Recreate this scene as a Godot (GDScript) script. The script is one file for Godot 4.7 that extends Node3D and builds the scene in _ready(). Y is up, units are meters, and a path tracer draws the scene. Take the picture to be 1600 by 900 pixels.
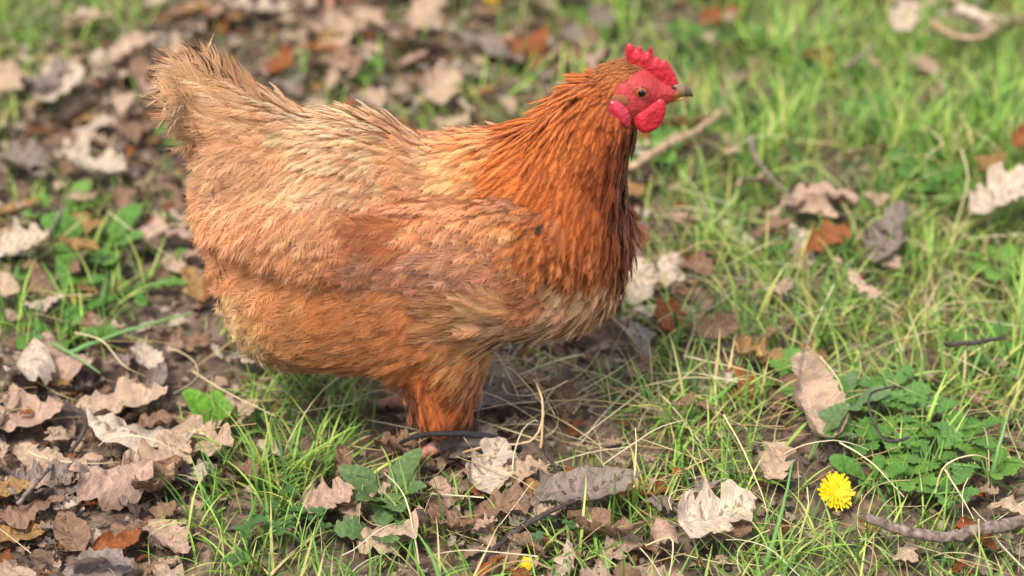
extends Node3D
# A brown hen standing in grass and dead leaves. Units are metres, y is up.

const PITCH := 31.0                 # how far the camera looks down, in degrees
const DIST := 2.05                  # camera to the hen
const AIM_Y := 0.154
const FOCAL := 100.0                # on a 24 mm high sensor
const PX := 0.000547                # size of one photo pixel at the hen
const SP := 0.51504                 # sin and cos of the pitch
const CP := 0.85717

var rng := RandomNumberGenerator.new()
var relief := FastNoiseLite.new()
var eye_at := Vector3(0, AIM_Y + DIST * SP, DIST * CP)
var foot_level := 0.0
var counts := {}
var mats := {}

# ---------------------------------------------------------------- small helpers
func ray(px: float, py: float) -> Vector3:
	var k := 12.0 / FOCAL / 450.0
	return Vector3((px - 800.0) * k, -SP + (450.0 - py) * k * CP, -CP - (450.0 - py) * k * SP)

func at(px: float, py: float, z: float) -> Vector3:      # a point of the upright plane at depth z
	var d := ray(px, py)
	return eye_at + d * ((z - eye_at.z) / d.z)

func on_ground(px: float, py: float) -> Vector3:
	var d := ray(px, py)
	var p := eye_at + d * (-eye_at.y / d.y)
	p.y = height(p.x, p.z)
	return p

func map_of(x: float, z: float) -> Vector2:              # ground position on the planting plan (plan squares)
	var q := Vector3(x, 0, z) - eye_at
	var depth := -q.y * SP - q.z * CP
	var k := 450.0 * FOCAL / 12.0
	return Vector2(800.0 + q.x / depth * k, 450.0 - (q.y * CP - q.z * SP) / depth * k)

func height(x: float, z: float) -> float:
	return 0.020 * relief.get_noise_2d(x * 2.4, z * 2.4) + 0.007 * relief.get_noise_2d(x * 11.0 + 40.0, z * 11.0) - foot_level

func rgb(r: float, g: float, b: float) -> Color:         # an eye colour (0-255) as linear values
	return Color(r / 255.0, g / 255.0, b / 255.0).srgb_to_linear()

func numbered(called: String) -> String:
	counts[called] = counts.get(called, -1) + 1
	return called if counts[called] == 0 else "%s_%03d" % [called, counts[called]]

func thing(called: String, where: Vector3, label: String, category: String, group := "") -> Node3D:
	var o := Node3D.new()
	o.name = numbered(called)
	o.position = where
	add_child(o)
	tag(o, label, category, group)
	return o

func tag(o: Node, label: String, category: String, group := "", kind := "") -> void:
	if label: o.set_meta("label", label)
	if category: o.set_meta("category", category)
	if group: o.set_meta("group", group)
	if kind: o.set_meta("kind", kind)

func part(called: String, mesh: Mesh, m: Material, parent: Node, t := Transform3D()) -> MeshInstance3D:
	var o := MeshInstance3D.new()
	o.name = called
	o.mesh = mesh
	o.material_override = m
	o.transform = t
	parent.add_child(o, true)
	return o

func many(called: String, mesh: Mesh, m: Material, where: Array, tint: Array, parent: Node) -> MultiMeshInstance3D:
	var mm := MultiMesh.new()
	mm.transform_format = MultiMesh.TRANSFORM_3D
	mm.use_colors = true
	mm.mesh = mesh
	mm.instance_count = where.size()
	for i in where.size():
		mm.set_instance_transform(i, where[i])
		mm.set_instance_color(i, tint[i])
	var o := MultiMeshInstance3D.new()
	o.name = called
	o.multimesh = mm
	o.material_override = m
	parent.add_child(o, true)
	o.set_meta("kind", "stuff")
	return o

func paint(key: String, col: Color, rough := 0.8, vcol := false, through := 0.0, spec := 0.5) -> StandardMaterial3D:
	if mats.has(key): return mats[key]
	var m := StandardMaterial3D.new()
	m.resource_name = key
	m.albedo_color = col
	m.roughness = rough
	m.metallic_specular = spec
	m.vertex_color_use_as_albedo = vcol
	m.cull_mode = BaseMaterial3D.CULL_DISABLED
	if through > 0.0:
		m.backlight_enabled = true
		m.backlight = Color(through, through, through).linear_to_srgb()
	mats[key] = m
	return m

func to_mesh(v: PackedVector3Array, n: PackedVector3Array, idx: PackedInt32Array, c := PackedColorArray(), uv := PackedVector2Array()) -> ArrayMesh:
	var a := []
	a.resize(Mesh.ARRAY_MAX)
	a[Mesh.ARRAY_VERTEX] = v
	a[Mesh.ARRAY_NORMAL] = n
	a[Mesh.ARRAY_INDEX] = idx
	if c.size(): a[Mesh.ARRAY_COLOR] = c
	if uv.size(): a[Mesh.ARRAY_TEX_UV] = uv
	var m := ArrayMesh.new()
	m.add_surface_from_arrays(Mesh.PRIMITIVE_TRIANGLES, a)
	return m

func soft_normals(v: PackedVector3Array, idx: PackedInt32Array) -> PackedVector3Array:
	var n := PackedVector3Array()
	n.resize(v.size())
	for i in range(0, idx.size(), 3):
		var f := (v[idx[i + 2]] - v[idx[i]]).cross(v[idx[i + 1]] - v[idx[i]])
		n[idx[i]] += f
		n[idx[i + 1]] += f
		n[idx[i + 2]] += f
	for i in n.size():
		n[i] = n[i].normalized() if n[i].length_squared() > 1e-20 else Vector3.UP
	return n

# a bent, tapering round bar through points with a radius each
func tube(pts: PackedVector3Array, rad: PackedFloat32Array, sides := 7, squash := 1.0) -> ArrayMesh:
	var v := PackedVector3Array()
	var idx := PackedInt32Array()
	var side := Vector3.ZERO
	for i in pts.size():
		var d := (pts[mini(i + 1, pts.size() - 1)] - pts[maxi(i - 1, 0)]).normalized()
		if side == Vector3.ZERO:
			side = d.cross(Vector3.UP if absf(d.y) < 0.9 else Vector3.RIGHT).normalized()
		side = (side - d * side.dot(d)).normalized()
		var up := side.cross(d)
		for k in sides:
			var a := TAU * k / sides
			v.append(pts[i] + (side * cos(a) + up * sin(a) * squash) * rad[i])
	for i in pts.size() - 1:
		for k in sides:
			var a := i * sides + k
			var b := i * sides + (k + 1) % sides
			idx.append_array([a, b, a + sides, b, b + sides, a + sides])
	for e in [0, pts.size() - 1]:
		var c := v.size()
		v.append(pts[e])
		for k in sides:
			var a: int = e * sides + k
			var b: int = e * sides + (k + 1) % sides
			if e == 0: idx.append_array([c, b, a])
			else: idx.append_array([c, a, b])
	return to_mesh(v, soft_normals(v, idx), idx)

# ---------------------------------------------------------------- solids from distance fields
# prims: ["e", centre, radii, turn about z] or ["c", a, b, ra, rb]; mirrored: z is read as |z|
func field(prims: Array, lo: Vector3, dims: Vector3i, cell: float, k: float, inset: float) -> PackedFloat32Array:
	var f := PackedFloat32Array()
	f.resize(dims.x * dims.y * dims.z)
	f.fill(1.0)
	for p in prims:
		var blo: Vector3
		var bhi: Vector3
		var is_e: bool = p[0] == "e"
		if is_e:
			var r: float = maxf(p[2].x, p[2].y) + k + cell * 2.0
			var e := Vector3(r, r, p[2].z + k + cell * 2.0)
			blo = p[1] - e
			bhi = p[1] + e
		else:
			var r: float = maxf(p[3], p[4]) + k + cell * 2.0
			blo = p[1].min(p[2]) - Vector3(r, r, r)
			bhi = p[1].max(p[2]) + Vector3(r, r, r)
		blo.z = minf(blo.z, -bhi.z)
		var i0 := Vector3i(((blo - lo) / cell).floor()).clamp(Vector3i.ZERO, dims - Vector3i.ONE)
		var i1 := Vector3i(((bhi - lo) / cell).ceil()).clamp(Vector3i.ZERO, dims - Vector3i.ONE)
		var c: Vector3 = p[1]
		var rad: Vector3 = p[2]
		var ca := 1.0
		var sa := 0.0
		var ra := 0.0
		var rb := 0.0
		var ab := Vector3.ZERO
		var inv := 1.0
		var kk: float = k
		if is_e:
			ca = cos(p[3])
			sa = sin(p[3])
			if p.size() > 4: kk = p[4]
		else:
			ra = p[3]
			rb = p[4]
			ab = rad - c
			inv = 1.0 / maxf(ab.length_squared(), 1e-9)
		var rinv := Vector3.ONE / rad if is_e else Vector3.ONE
		for z in range(i0.z, i1.z + 1):
			var pz := absf(lo.z + z * cell)
			for y in range(i0.y, i1.y + 1):
				var py := lo.y + y * cell
				for x in range(i0.x, i1.x + 1):
					var q := Vector3(lo.x + x * cell, py, pz) - c
					var d: float
					if is_e:
						q = Vector3(q.x * ca + q.y * sa, q.y * ca - q.x * sa, q.z)
						var q1 := q * rinv
						var k0 := q1.length()
						var k1 := (q1 * rinv).length()
						d = k0 * (k0 - 1.0) / k1 if k1 > 1e-6 else -rad.z
					else:
						var h := clampf(q.dot(ab) * inv, 0.0, 1.0)
						d = (q - ab * h).length() - lerpf(ra, rb, h)
					d += inset
					var at_ := x + dims.x * (y + dims.y * z)
					var o := f[at_]
					var h2 := maxf(kk - absf(o - d), 0.0) / kk
					f[at_] = minf(o, d) - h2 * h2 * kk * 0.25
	return f

func nets(f: PackedFloat32Array, lo: Vector3, dims: Vector3i, cell: float) -> Array:
	var v := PackedVector3Array()
	var idx := PackedInt32Array()
	var of := PackedInt32Array()
	of.resize(f.size())
	of.fill(-1)
	var step := [0, 1, dims.x, dims.x + 1, dims.x * dims.y, dims.x * dims.y + 1, dims.x * dims.y + dims.x, dims.x * dims.y + dims.x + 1]
	var edges := [[0, 1], [0, 2], [0, 4], [1, 3], [1, 5], [2, 3], [2, 6], [3, 7], [4, 5], [4, 6], [5, 7], [6, 7]]
	var corner := [Vector3(0, 0, 0), Vector3(1, 0, 0), Vector3(0, 1, 0), Vector3(1, 1, 0), Vector3(0, 0, 1), Vector3(1, 0, 1), Vector3(0, 1, 1), Vector3(1, 1, 1)]
	for z in dims.z - 1:
		for y in dims.y - 1:
			for x in dims.x - 1:
				var b := x + dims.x * (y + dims.y * z)
				var neg := 0
				for s in step:
					if f[b + s] < 0.0: neg += 1
				if neg == 0 or neg == 8: continue
				var sum := Vector3.ZERO
				var cnt := 0
				for e in edges:
					var a0 := f[b + step[e[0]]]
					var a1 := f[b + step[e[1]]]
					if (a0 < 0.0) != (a1 < 0.0):
						sum += (corner[e[0]] as Vector3).lerp(corner[e[1]], a0 / (a0 - a1))
						cnt += 1
				of[b] = v.size()
				v.append(lo + (Vector3(x, y, z) + sum / cnt) * cell)
	var stride := [1, dims.x, dims.x * dims.y]
	for z in range(1, dims.z - 1):
		for y in range(1, dims.y - 1):
			for x in range(1, dims.x - 1):
				var b := x + dims.x * (y + dims.y * z)
				for axis in 3:
					var n0 := f[b] < 0.0
					if n0 == (f[b + stride[axis]] < 0.0): continue
					var u: int = stride[(axis + 1) % 3]
					var w: int = stride[(axis + 2) % 3]
					var q := [of[b - u - w], of[b - w], of[b], of[b - u]]
					if q.has(-1): continue
					if n0: idx.append_array([q[0], q[2], q[1], q[0], q[3], q[2]])
					else: idx.append_array([q[0], q[1], q[2], q[0], q[2], q[3]])
	return [v, soft_normals(v, idx), idx]

func solid(prims: Array, lo: Vector3, hi: Vector3, cell: float, k: float, inset := 0.0) -> Array:
	lo.z = -ceilf(-lo.z / cell) * cell
	var dims := Vector3i(((hi - lo) / cell).ceil()) + Vector3i.ONE
	var f := field(prims, lo, dims, cell, k, inset)
	var r := nets(f, lo, dims, cell)
	r.append_array([f, lo, dims, cell])
	return r

func depth_in(s: Array, p: Vector3) -> float:      # distance field of a solid, looked up
	var q := Vector3i(((p - s[4]) / s[6]).round()).clamp(Vector3i.ZERO, s[5] - Vector3i.ONE)
	return s[3][q.x + s[5].x * (q.y + s[5].y * q.z)]

# a fleshy flap: a flat outline (in its own x, y) swollen to a thickness
func flap(outline: PackedVector2Array, thick: float, cell: float, bump := 0.0, lean := 0.0) -> ArrayMesh:
	var lo2 := outline[0]
	var hi2 := outline[0]
	for p in outline:
		lo2 = lo2.min(p)
		hi2 = hi2.max(p)
	var lo := Vector3(lo2.x - cell * 2, lo2.y - cell * 2, -thick - cell * 2)
	var dims := Vector3i(((Vector3(hi2.x + cell * 2, hi2.y + cell * 2, thick + cell * 2) - lo) / cell).ceil()) + Vector3i.ONE
	var f := PackedFloat32Array()
	f.resize(dims.x * dims.y * dims.z)
	var n := FastNoiseLite.new()
	n.frequency = 260.0
	for y in dims.y:
		for x in dims.x:
			var p := Vector2(lo.x + x * cell, lo.y + y * cell)
			var d := 1.0
			for i in outline.size():
				var a := outline[i]
				var e := outline[(i + 1) % outline.size()] - a
				d = minf(d, (p - a - e * clampf((p - a).dot(e) / e.length_squared(), 0.0, 1.0)).length())
			if not Geometry2D.is_point_in_polygon(p, outline): d = -d
			var half := thick * sqrt(clampf(d / (thick * 1.6), 0.0, 1.0)) + bump * n.get_noise_2d(p.x, p.y)
			for z in dims.z:
				var zz := absf(lo.z + z * cell)
				f[x + dims.x * (y + dims.y * z)] = maxf(zz - half, -d) if d > 0.0 else maxf(zz, -d)
	var r := nets(f, lo, dims, cell)
	if lean != 0.0:
		for i in r[0].size():
			r[0][i].z += lean * (r[0][i].y - lo2.y) * (r[0][i].y - lo2.y) / (hi2.y - lo2.y)
	return to_mesh(r[0], r[1], r[2])

# ---------------------------------------------------------------- feathers
# A feather lies along +x (root 0, tip 1), its vane in y (-0.5 .. 0.5), its outer face towards +z.
func feather(kind: String, seed_: int) -> ArrayMesh:
	rng.seed = seed_
	var v := PackedVector3Array()
	var n := PackedVector3Array()
	var c := PackedColorArray()
	var idx := PackedInt32Array()
	var barbs: int = {"contour": 34, "hackle": 26, "fluff": 32, "flight": 34, "tail": 46}[kind]
	var fray: float = {"contour": 0.50, "hackle": 0.5, "fluff": 0.9, "flight": 0.06, "tail": 0.55}[kind]
	var reach: float = {"contour": 0.40, "hackle": 0.36, "fluff": 0.40, "flight": 0.13, "tail": 0.34}[kind]
	var arch: float = {"contour": 0.10, "hackle": 0.08, "fluff": 0.14, "flight": 0.05, "tail": 0.06}[kind]
	var wide: float = {"contour": 1.25, "hackle": 1.2, "fluff": 0.75, "flight": 1.7, "tail": 1.5}[kind]
	var gap := 0
	for side in [-1.0, 1.0]:
		var slip := 0.0
		var shade := 1.0
		for i in barbs:
			var s := 0.05 + 0.93 * i / float(barbs - 1)
			if gap <= 0 and rng.randf() < 0.14:          # barbs cling together in small locks
				slip = rng.randf_range(-1.0, 1.0) * fray * 0.10
				shade = rng.randf_range(0.66, 1.0)
				gap = rng.randi_range(2, 4)
			gap -= 1
			var shape: float
			match kind:
				"contour": shape = pow(sin(PI * pow(clampf(s, 0, 1), 0.75)) * 0.5 + 0.5 * s, 0.5) * 0.5 * (1.0 - 0.55 * pow(s, 6.0))
				"hackle": shape = 0.5 * pow(sin(PI * clampf(s * 0.88 + 0.08, 0, 1)), 0.8)
				"fluff": shape = 0.5 * (0.5 + 0.5 * sin(PI * s)) * (1.0 - 0.45 * pow(s, 4.0))
				"flight": shape = (0.5 if side > 0 else 0.32) * minf(1.0, 6.0 * s) * (1.0 - 0.75 * pow(s, 7.0))
				_: shape = 0.5 * minf(1.0, 3.0 * s + 0.2) * (1.0 - 0.6 * pow(s, 7.0))
			var lat: float = shape * rng.randf_range(1.0 - fray * 0.5, 1.0 + fray * 0.1)
			var fwd: float = (reach * rng.randf_range(0.8, 1.15) + slip) * (1.0 - 0.55 * s)
			var w: float = 0.93 / barbs * wide * 0.5
			var own := shade * rng.randf_range(0.80, 1.0)
			var lift := rng.randf_range(-0.01, 0.03) * (1.0 + 3.0 * fray)
			var bend := rng.randf_range(-0.12, 0.12) * fray
			var base := v.size()
			for j in 4:
				var t := j / 3.0
				var y: float = side * lat * (t - 0.15 * t * t) / 0.85
				var x := s + fwd * t * t * 0.75 + fwd * t * 0.25 + bend * t * t * 0.4
				var z: float = arch * (4.0 * x * (1.0 - x)) * 0.55 - arch * 1.7 * y * y * 4.0 * 0.35 + lift * t * t
				var ww := w * (1.0 - 0.72 * t * t)
				var tilt := 0.35 * ww
				v.append(Vector3(x - ww, y, z - tilt))
				v.append(Vector3(x + ww, y, z + tilt))
				var nn := Vector3(-arch * 2.2 * (1.0 - 2.0 * x) - 0.30, arch * 2.6 * y, 1.0).normalized()
				n.append(nn)
				n.append(nn)
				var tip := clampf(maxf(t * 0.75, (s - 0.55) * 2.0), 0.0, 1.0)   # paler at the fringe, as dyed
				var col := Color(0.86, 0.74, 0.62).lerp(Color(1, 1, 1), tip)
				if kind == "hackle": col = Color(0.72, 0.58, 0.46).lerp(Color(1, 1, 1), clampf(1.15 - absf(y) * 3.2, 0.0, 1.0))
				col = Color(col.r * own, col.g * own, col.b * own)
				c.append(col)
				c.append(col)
			for j in 3:
				var a := base + j * 2
				if side < 0.0: idx.append_array([a, a + 1, a + 2, a + 1, a + 3, a + 2])
				else: idx.append_array([a, a + 2, a + 1, a + 1, a + 2, a + 3])
	# the shaft
	var b0 := v.size()
	var thick := 0.010 if kind in ["flight", "tail"] else 0.007
	for j in 5:
		var x := j / 4.0 * 0.97
		var z: float = arch * 4.0 * x * (1.0 - x) * 0.55 + 0.006
		for k in [-1.0, 1.0]:
			v.append(Vector3(x, k * thick * 2.2 * (1.05 - x), z))
			n.append(Vector3(0, k * 0.4, 1).normalized())
			c.append(Color(1, 0.95, 0.85))
	for j in 4:
		var a := b0 + j * 2
		idx.append_array([a, a + 1, a + 2, a + 1, a + 3, a + 2])
	return to_mesh(v, n, idx, c)

# ---------------------------------------------------------------- the hen
# plumage plan of one side, in plan squares of 0.547 mm (u forward, v down the flank):
# u, v, direction u, v, length mm, width mm, coat, colour (eye values), lift in degrees
var coat_plan := [
	[965, 108, -0.9, 0.3, 9, 5, "h", [176, 112, 62], 5],
	[930, 118, -0.8, 0.5, 15, 6, "h", [190, 114, 58], 4],
	[895, 145, -0.72, 0.7, 22, 7, "h", [200, 116, 54], 6],
	[855, 185, -0.68, 0.73, 30, 8, "h", [202, 112, 48], 8],
	[935, 160, -0.55, 0.8, 16, 6, "h", [196, 108, 50], 7],
	[950, 200, -0.3, 0.95, 18, 6, "h", [184, 94, 42], 8],
	[905, 200, -0.45, 0.9, 26, 8, "h", [196, 106, 46], 9],
	[980, 225, 0.0, 1.0, 20, 6, "h", [134, 66, 32], 3],
	[985, 270, 0.05, 1.0, 28, 8, "h", [128, 62, 30], 3],
	[945, 260, -0.15, 1.0, 32, 8, "h", [162, 80, 36], 9],
	[880, 255, -0.45, 0.9, 34, 9, "h", [200, 108, 46], 9],
	[820, 235, -0.8, 0.6, 36, 9, "h", [212, 118, 52], 8],
	[800, 280, -0.8, 0.6, 36, 9, "h", [214, 122, 56], 8],
	[850, 310, -0.5, 0.86, 38, 10, "h", [206, 112, 48], 9],
	[910, 330, -0.2, 0.98, 38, 10, "h", [186, 98, 44], 9],
	[970, 330, 0.0, 1.0, 36, 10, "h", [142, 72, 34], 4],
	[845, 365, -0.45, 0.9, 34, 12, "h", [206, 124, 66], 10],
	[915, 390, -0.2, 0.98, 30, 13, "h", [196, 116, 62], 10],
	[975, 385, 0.0, 1.0, 30, 12, "h", [176, 100, 52], 9],
	[765, 230, -0.95, 0.3, 34, 15, "c", [226, 148, 88], 6],
	[705, 215, -1.0, 0.15, 34, 18, "c", [226, 152, 98], 6],
	[650, 235, -1.0, 0.2, 32, 18, "c", [228, 158, 104], 6],
	[750, 285, -0.9, 0.42, 30, 17, "c", [230, 160, 104], 8],
	[690, 275, -0.92, 0.35, 30, 17, "c", [230, 162, 108], 8],
	[610, 235, -0.9, 0.4, 30, 11, "c", [232, 172, 122], 11],
	[545, 205, -0.96, 0.25, 30, 11, "c", [234, 178, 130], 11],
	[480, 205, -0.92, 0.4, 32, 14, "c", [230, 168, 118], 11],
	[590, 290, -0.8, 0.6, 28, 10, "c", [226, 166, 118], 13],
	[530, 270, -0.85, 0.55, 30, 11, "c", [230, 170, 122], 13],
	[460, 270, -0.8, 0.6, 36, 14, "f", [226, 160, 110], 12],
	[400, 240, -0.75, 0.5, 40, 15, "f", [216, 152, 106], 12],
	[540, 340, -0.65, 0.76, 32, 13, "f", [220, 152, 102], 14],
	[470, 350, -0.72, 0.7, 40, 15, "f", [222, 148, 98], 14],
	[400, 320, -0.78, 0.6, 44, 16, "f", [220, 146, 96], 14],
	[335, 300, -0.85, 0.4, 40, 18, "c", [222, 148, 98], 8],
	[335, 230, -0.75, 0.25, 36, 18, "c", [220, 150, 104], 8],
	[350, 370, -0.88, 0.45, 42, 18, "f", [222, 142, 90], 12],
	[430, 400, -0.8, 0.6, 42, 17, "f", [218, 138, 86], 13],
	[510, 400, -0.65, 0.76, 36, 15, "f", [214, 138, 88], 13],
	[820, 335, -0.86, 0.5, 28, 17, "w", [222, 150, 98], 8],
	[740, 335, -0.88, 0.45, 30, 18, "w", [218, 142, 92], 8],
	[660, 330, -0.88, 0.45, 32, 18, "w", [216, 138, 90], 9],
	[600, 360, -0.94, 0.3, 34, 17, "w", [196, 116, 72], 7],
	[810, 400, -0.88, 0.45, 28, 18, "w", [196, 134, 98], 8],
	[720, 395, -0.9, 0.4, 32, 18, "w", [190, 130, 96], 9],
	[630, 400, -0.92, 0.35, 34, 18, "w", [192, 126, 90], 8],
	[770, 445, -0.94, 0.3, 30, 17, "w", [184, 122, 88], 7],
	[690, 440, -0.92, 0.35, 32, 17, "w", [184, 122, 88], 7],
	[840, 450, -0.9, 0.4, 28, 17, "w", [204, 124, 76], 8],
	[900, 440, -0.62, 0.78, 28, 17, "c", [228, 166, 118], 9],
	[955, 425, -0.3, 0.95, 28, 17, "c", [222, 156, 106], 8],
	[950, 470, -0.6, 0.8, 26, 16, "c", [226, 162, 114], 8],
	[890, 495, -0.9, 0.4, 28, 17, "c", [232, 172, 126], 8],
	[810, 500, -1.0, 0.1, 32, 17, "c", [228, 166, 118], 7],
	[745, 485, -0.95, 0.0, 40, 14, "f", [232, 158, 100], 11],
	[640, 470, -0.8, 0.6, 36, 14, "f", [214, 132, 76], 9],
	[560, 460, -0.78, 0.62, 36, 14, "f", [214, 128, 70], 9],
	[480, 460, -0.82, 0.57, 38, 15, "f", [216, 138, 82], 11],
	[410, 450, -0.85, 0.5, 36, 15, "f", [228, 168, 110], 13],
	[420, 510, -0.7, 0.7, 34, 14, "f", [230, 172, 112], 13],
	[500, 530, -0.85, 0.5, 34, 13, "f", [218, 144, 86], 10],
	[590, 540, -0.9, 0.4, 34, 13, "f", [212, 132, 76], 9],
	[680, 520, -0.8, 0.6, 32, 12, "f", [210, 126, 70], 9],
	[740, 530, -0.5, 0.86, 30, 12, "f", [226, 146, 86], 10],
	[690, 590, -0.12, 1.0, 24, 8, "f", [196, 104, 50], 5],
	[690, 640, -0.05, 1.0, 20, 7, "f", [190, 98, 46], 4],
	[410, 195, -0.8, -0.45, 48, 16, "f", [222, 166, 118], 9],
	[350, 160, -0.85, -0.42, 48, 18, "f", [222, 170, 124], 10],
	[300, 120, -0.9, -0.3, 42, 16, "f", [224, 176, 130], 10],
	[348, 185, -0.86, -0.32, 42, 15, "f", [224, 170, 122], 5],
]

func chart(p: Vector3) -> Vector2:
	return Vector2(800.0 + p.x / PX, 450.0 - ((p.y - AIM_Y) * CP - absf(p.z) * SP) / PX)

func coat_at(q: Vector2) -> Array:      # blended direction, size, colour, lift; the coat of the nearest entry
	var sum := 0.0
	var dir := Vector2.ZERO
	var size := Vector2.ZERO
	var col := Vector3.ZERO
	var lift := 0.0
	var best := 1e9
	var coat := "c"
	for e in coat_plan:
		var dx: float = e[0] - q.x
		var dy: float = e[1] - q.y
		var d2 := dx * dx + dy * dy + 30.0
		if d2 > 40000.0 and best < 40000.0: continue
		var w := 1.0 / (d2 * d2)
		sum += w
		dir += Vector2(e[2], e[3]).normalized() * w
		size += Vector2(e[4], e[5]) * w
		col += Vector3(e[7][0], e[7][1], e[7][2]) * w
		lift += e[8] * w
		if d2 < best:
			best = d2
			coat = e[6]
	return [dir.normalized(), size / sum, col / sum, lift / sum, coat]

func polygon_px(flat: Array, ox: float, oy: float, k: float) -> PackedVector2Array:
	var r := PackedVector2Array()
	for i in range(0, flat.size(), 2):
		r.append(Vector2(ox + flat[i] / k, oy + flat[i + 1] / k))
	return r

func flap_px(outline: PackedVector2Array, z: float, thick: float, cell: float, bump := 0.0, lean := 0.0) -> Array:
	var mid := at(outline[0].x, outline[0].y, z)
	var flat := PackedVector2Array()
	for p in outline:
		var q := at(p.x, p.y, z) - mid
		flat.append(Vector2(q.x, q.y))
	return [flap(flat, thick, cell, bump, lean), Transform3D(Basis(), mid)]

func loft(rings: Array, sides := 10) -> ArrayMesh:       # rings: [centre, half height, half width]
	var v := PackedVector3Array()
	var idx := PackedInt32Array()
	for r in rings:
		for k in sides:
			var a := TAU * k / sides
			v.append(r[0] + Vector3(0, cos(a) * r[1], sin(a) * r[2]))
	for i in rings.size() - 1:
		for k in sides:
			var a := i * sides + k
			var b := i * sides + (k + 1) % sides
			idx.append_array([a, a + sides, b, b, a + sides, b + sides])
	var c := v.size()
	v.append(rings[-1][0])
	for k in sides:
		idx.append_array([c, (rings.size() - 1) * sides + (k + 1) % sides, (rings.size() - 1) * sides + k])
	return to_mesh(v, soft_normals(v, idx), idx)

func ball(r: float, squash := Vector3.ONE, seg := 20) -> ArrayMesh:
	var s := SphereMesh.new()
	s.radius = 1.0
	s.height = 2.0
	s.radial_segments = seg
	s.rings = seg / 2
	var a := s.get_mesh_arrays()
	var v: PackedVector3Array = a[Mesh.ARRAY_VERTEX]
	for i in v.size(): v[i] = v[i] * squash * r
	return to_mesh(v, soft_normals(v, a[Mesh.ARRAY_INDEX]), a[Mesh.ARRAY_INDEX])

func flesh(key: String, col: Color, rough: float, coat := 0.0) -> StandardMaterial3D:
	var m := paint(key, col, rough, false, 0.0)
	var t := NoiseTexture2D.new()
	t.width = 256
	t.height = 256
	t.seamless = true
	t.noise = FastNoiseLite.new()
	t.noise.noise_type = FastNoiseLite.TYPE_CELLULAR
	t.noise.frequency = 0.045
	m.heightmap_enabled = true
	m.heightmap_texture = t
	m.heightmap_scale = 0.09
	var a := NoiseTexture2D.new()
	a.width = 256
	a.height = 256
	a.seamless = true
	a.noise = FastNoiseLite.new()
	a.noise.frequency = 0.02
	a.noise.fractal_octaves = 5
	var g := Gradient.new()
	g.colors = [Color(0.80, 0.70, 0.70), Color(1, 1, 1)]
	g.offsets = [0.15, 0.75]
	a.color_ramp = g
	m.albedo_texture = a
	m.uv1_triplanar = true
	m.uv1_scale = Vector3(22, 22, 22)
	m.subsurf_scatter_enabled = true
	m.subsurf_scatter_strength = 0.15
	if coat > 0.0:
		m.clearcoat_enabled = true
		m.clearcoat = coat
		m.clearcoat_roughness = 0.25
	return m

# how far out (z) a skin lies under a point of the upright plane
func skin_z(v: PackedVector3Array, px: float, py: float, near := 4.0) -> float:
	var best := 0.0
	var k := 450.0 * FOCAL / 12.0
	for p in v:
		if p.z <= best: continue
		var q := p - eye_at
		var depth := -q.y * SP - q.z * CP
		var dx := 800.0 + q.x / depth * k - px
		var dy := 450.0 - (q.y * CP - q.z * SP) / depth * k - py
		if dx * dx + dy * dy < near * near: best = p.z
	return best

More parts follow.
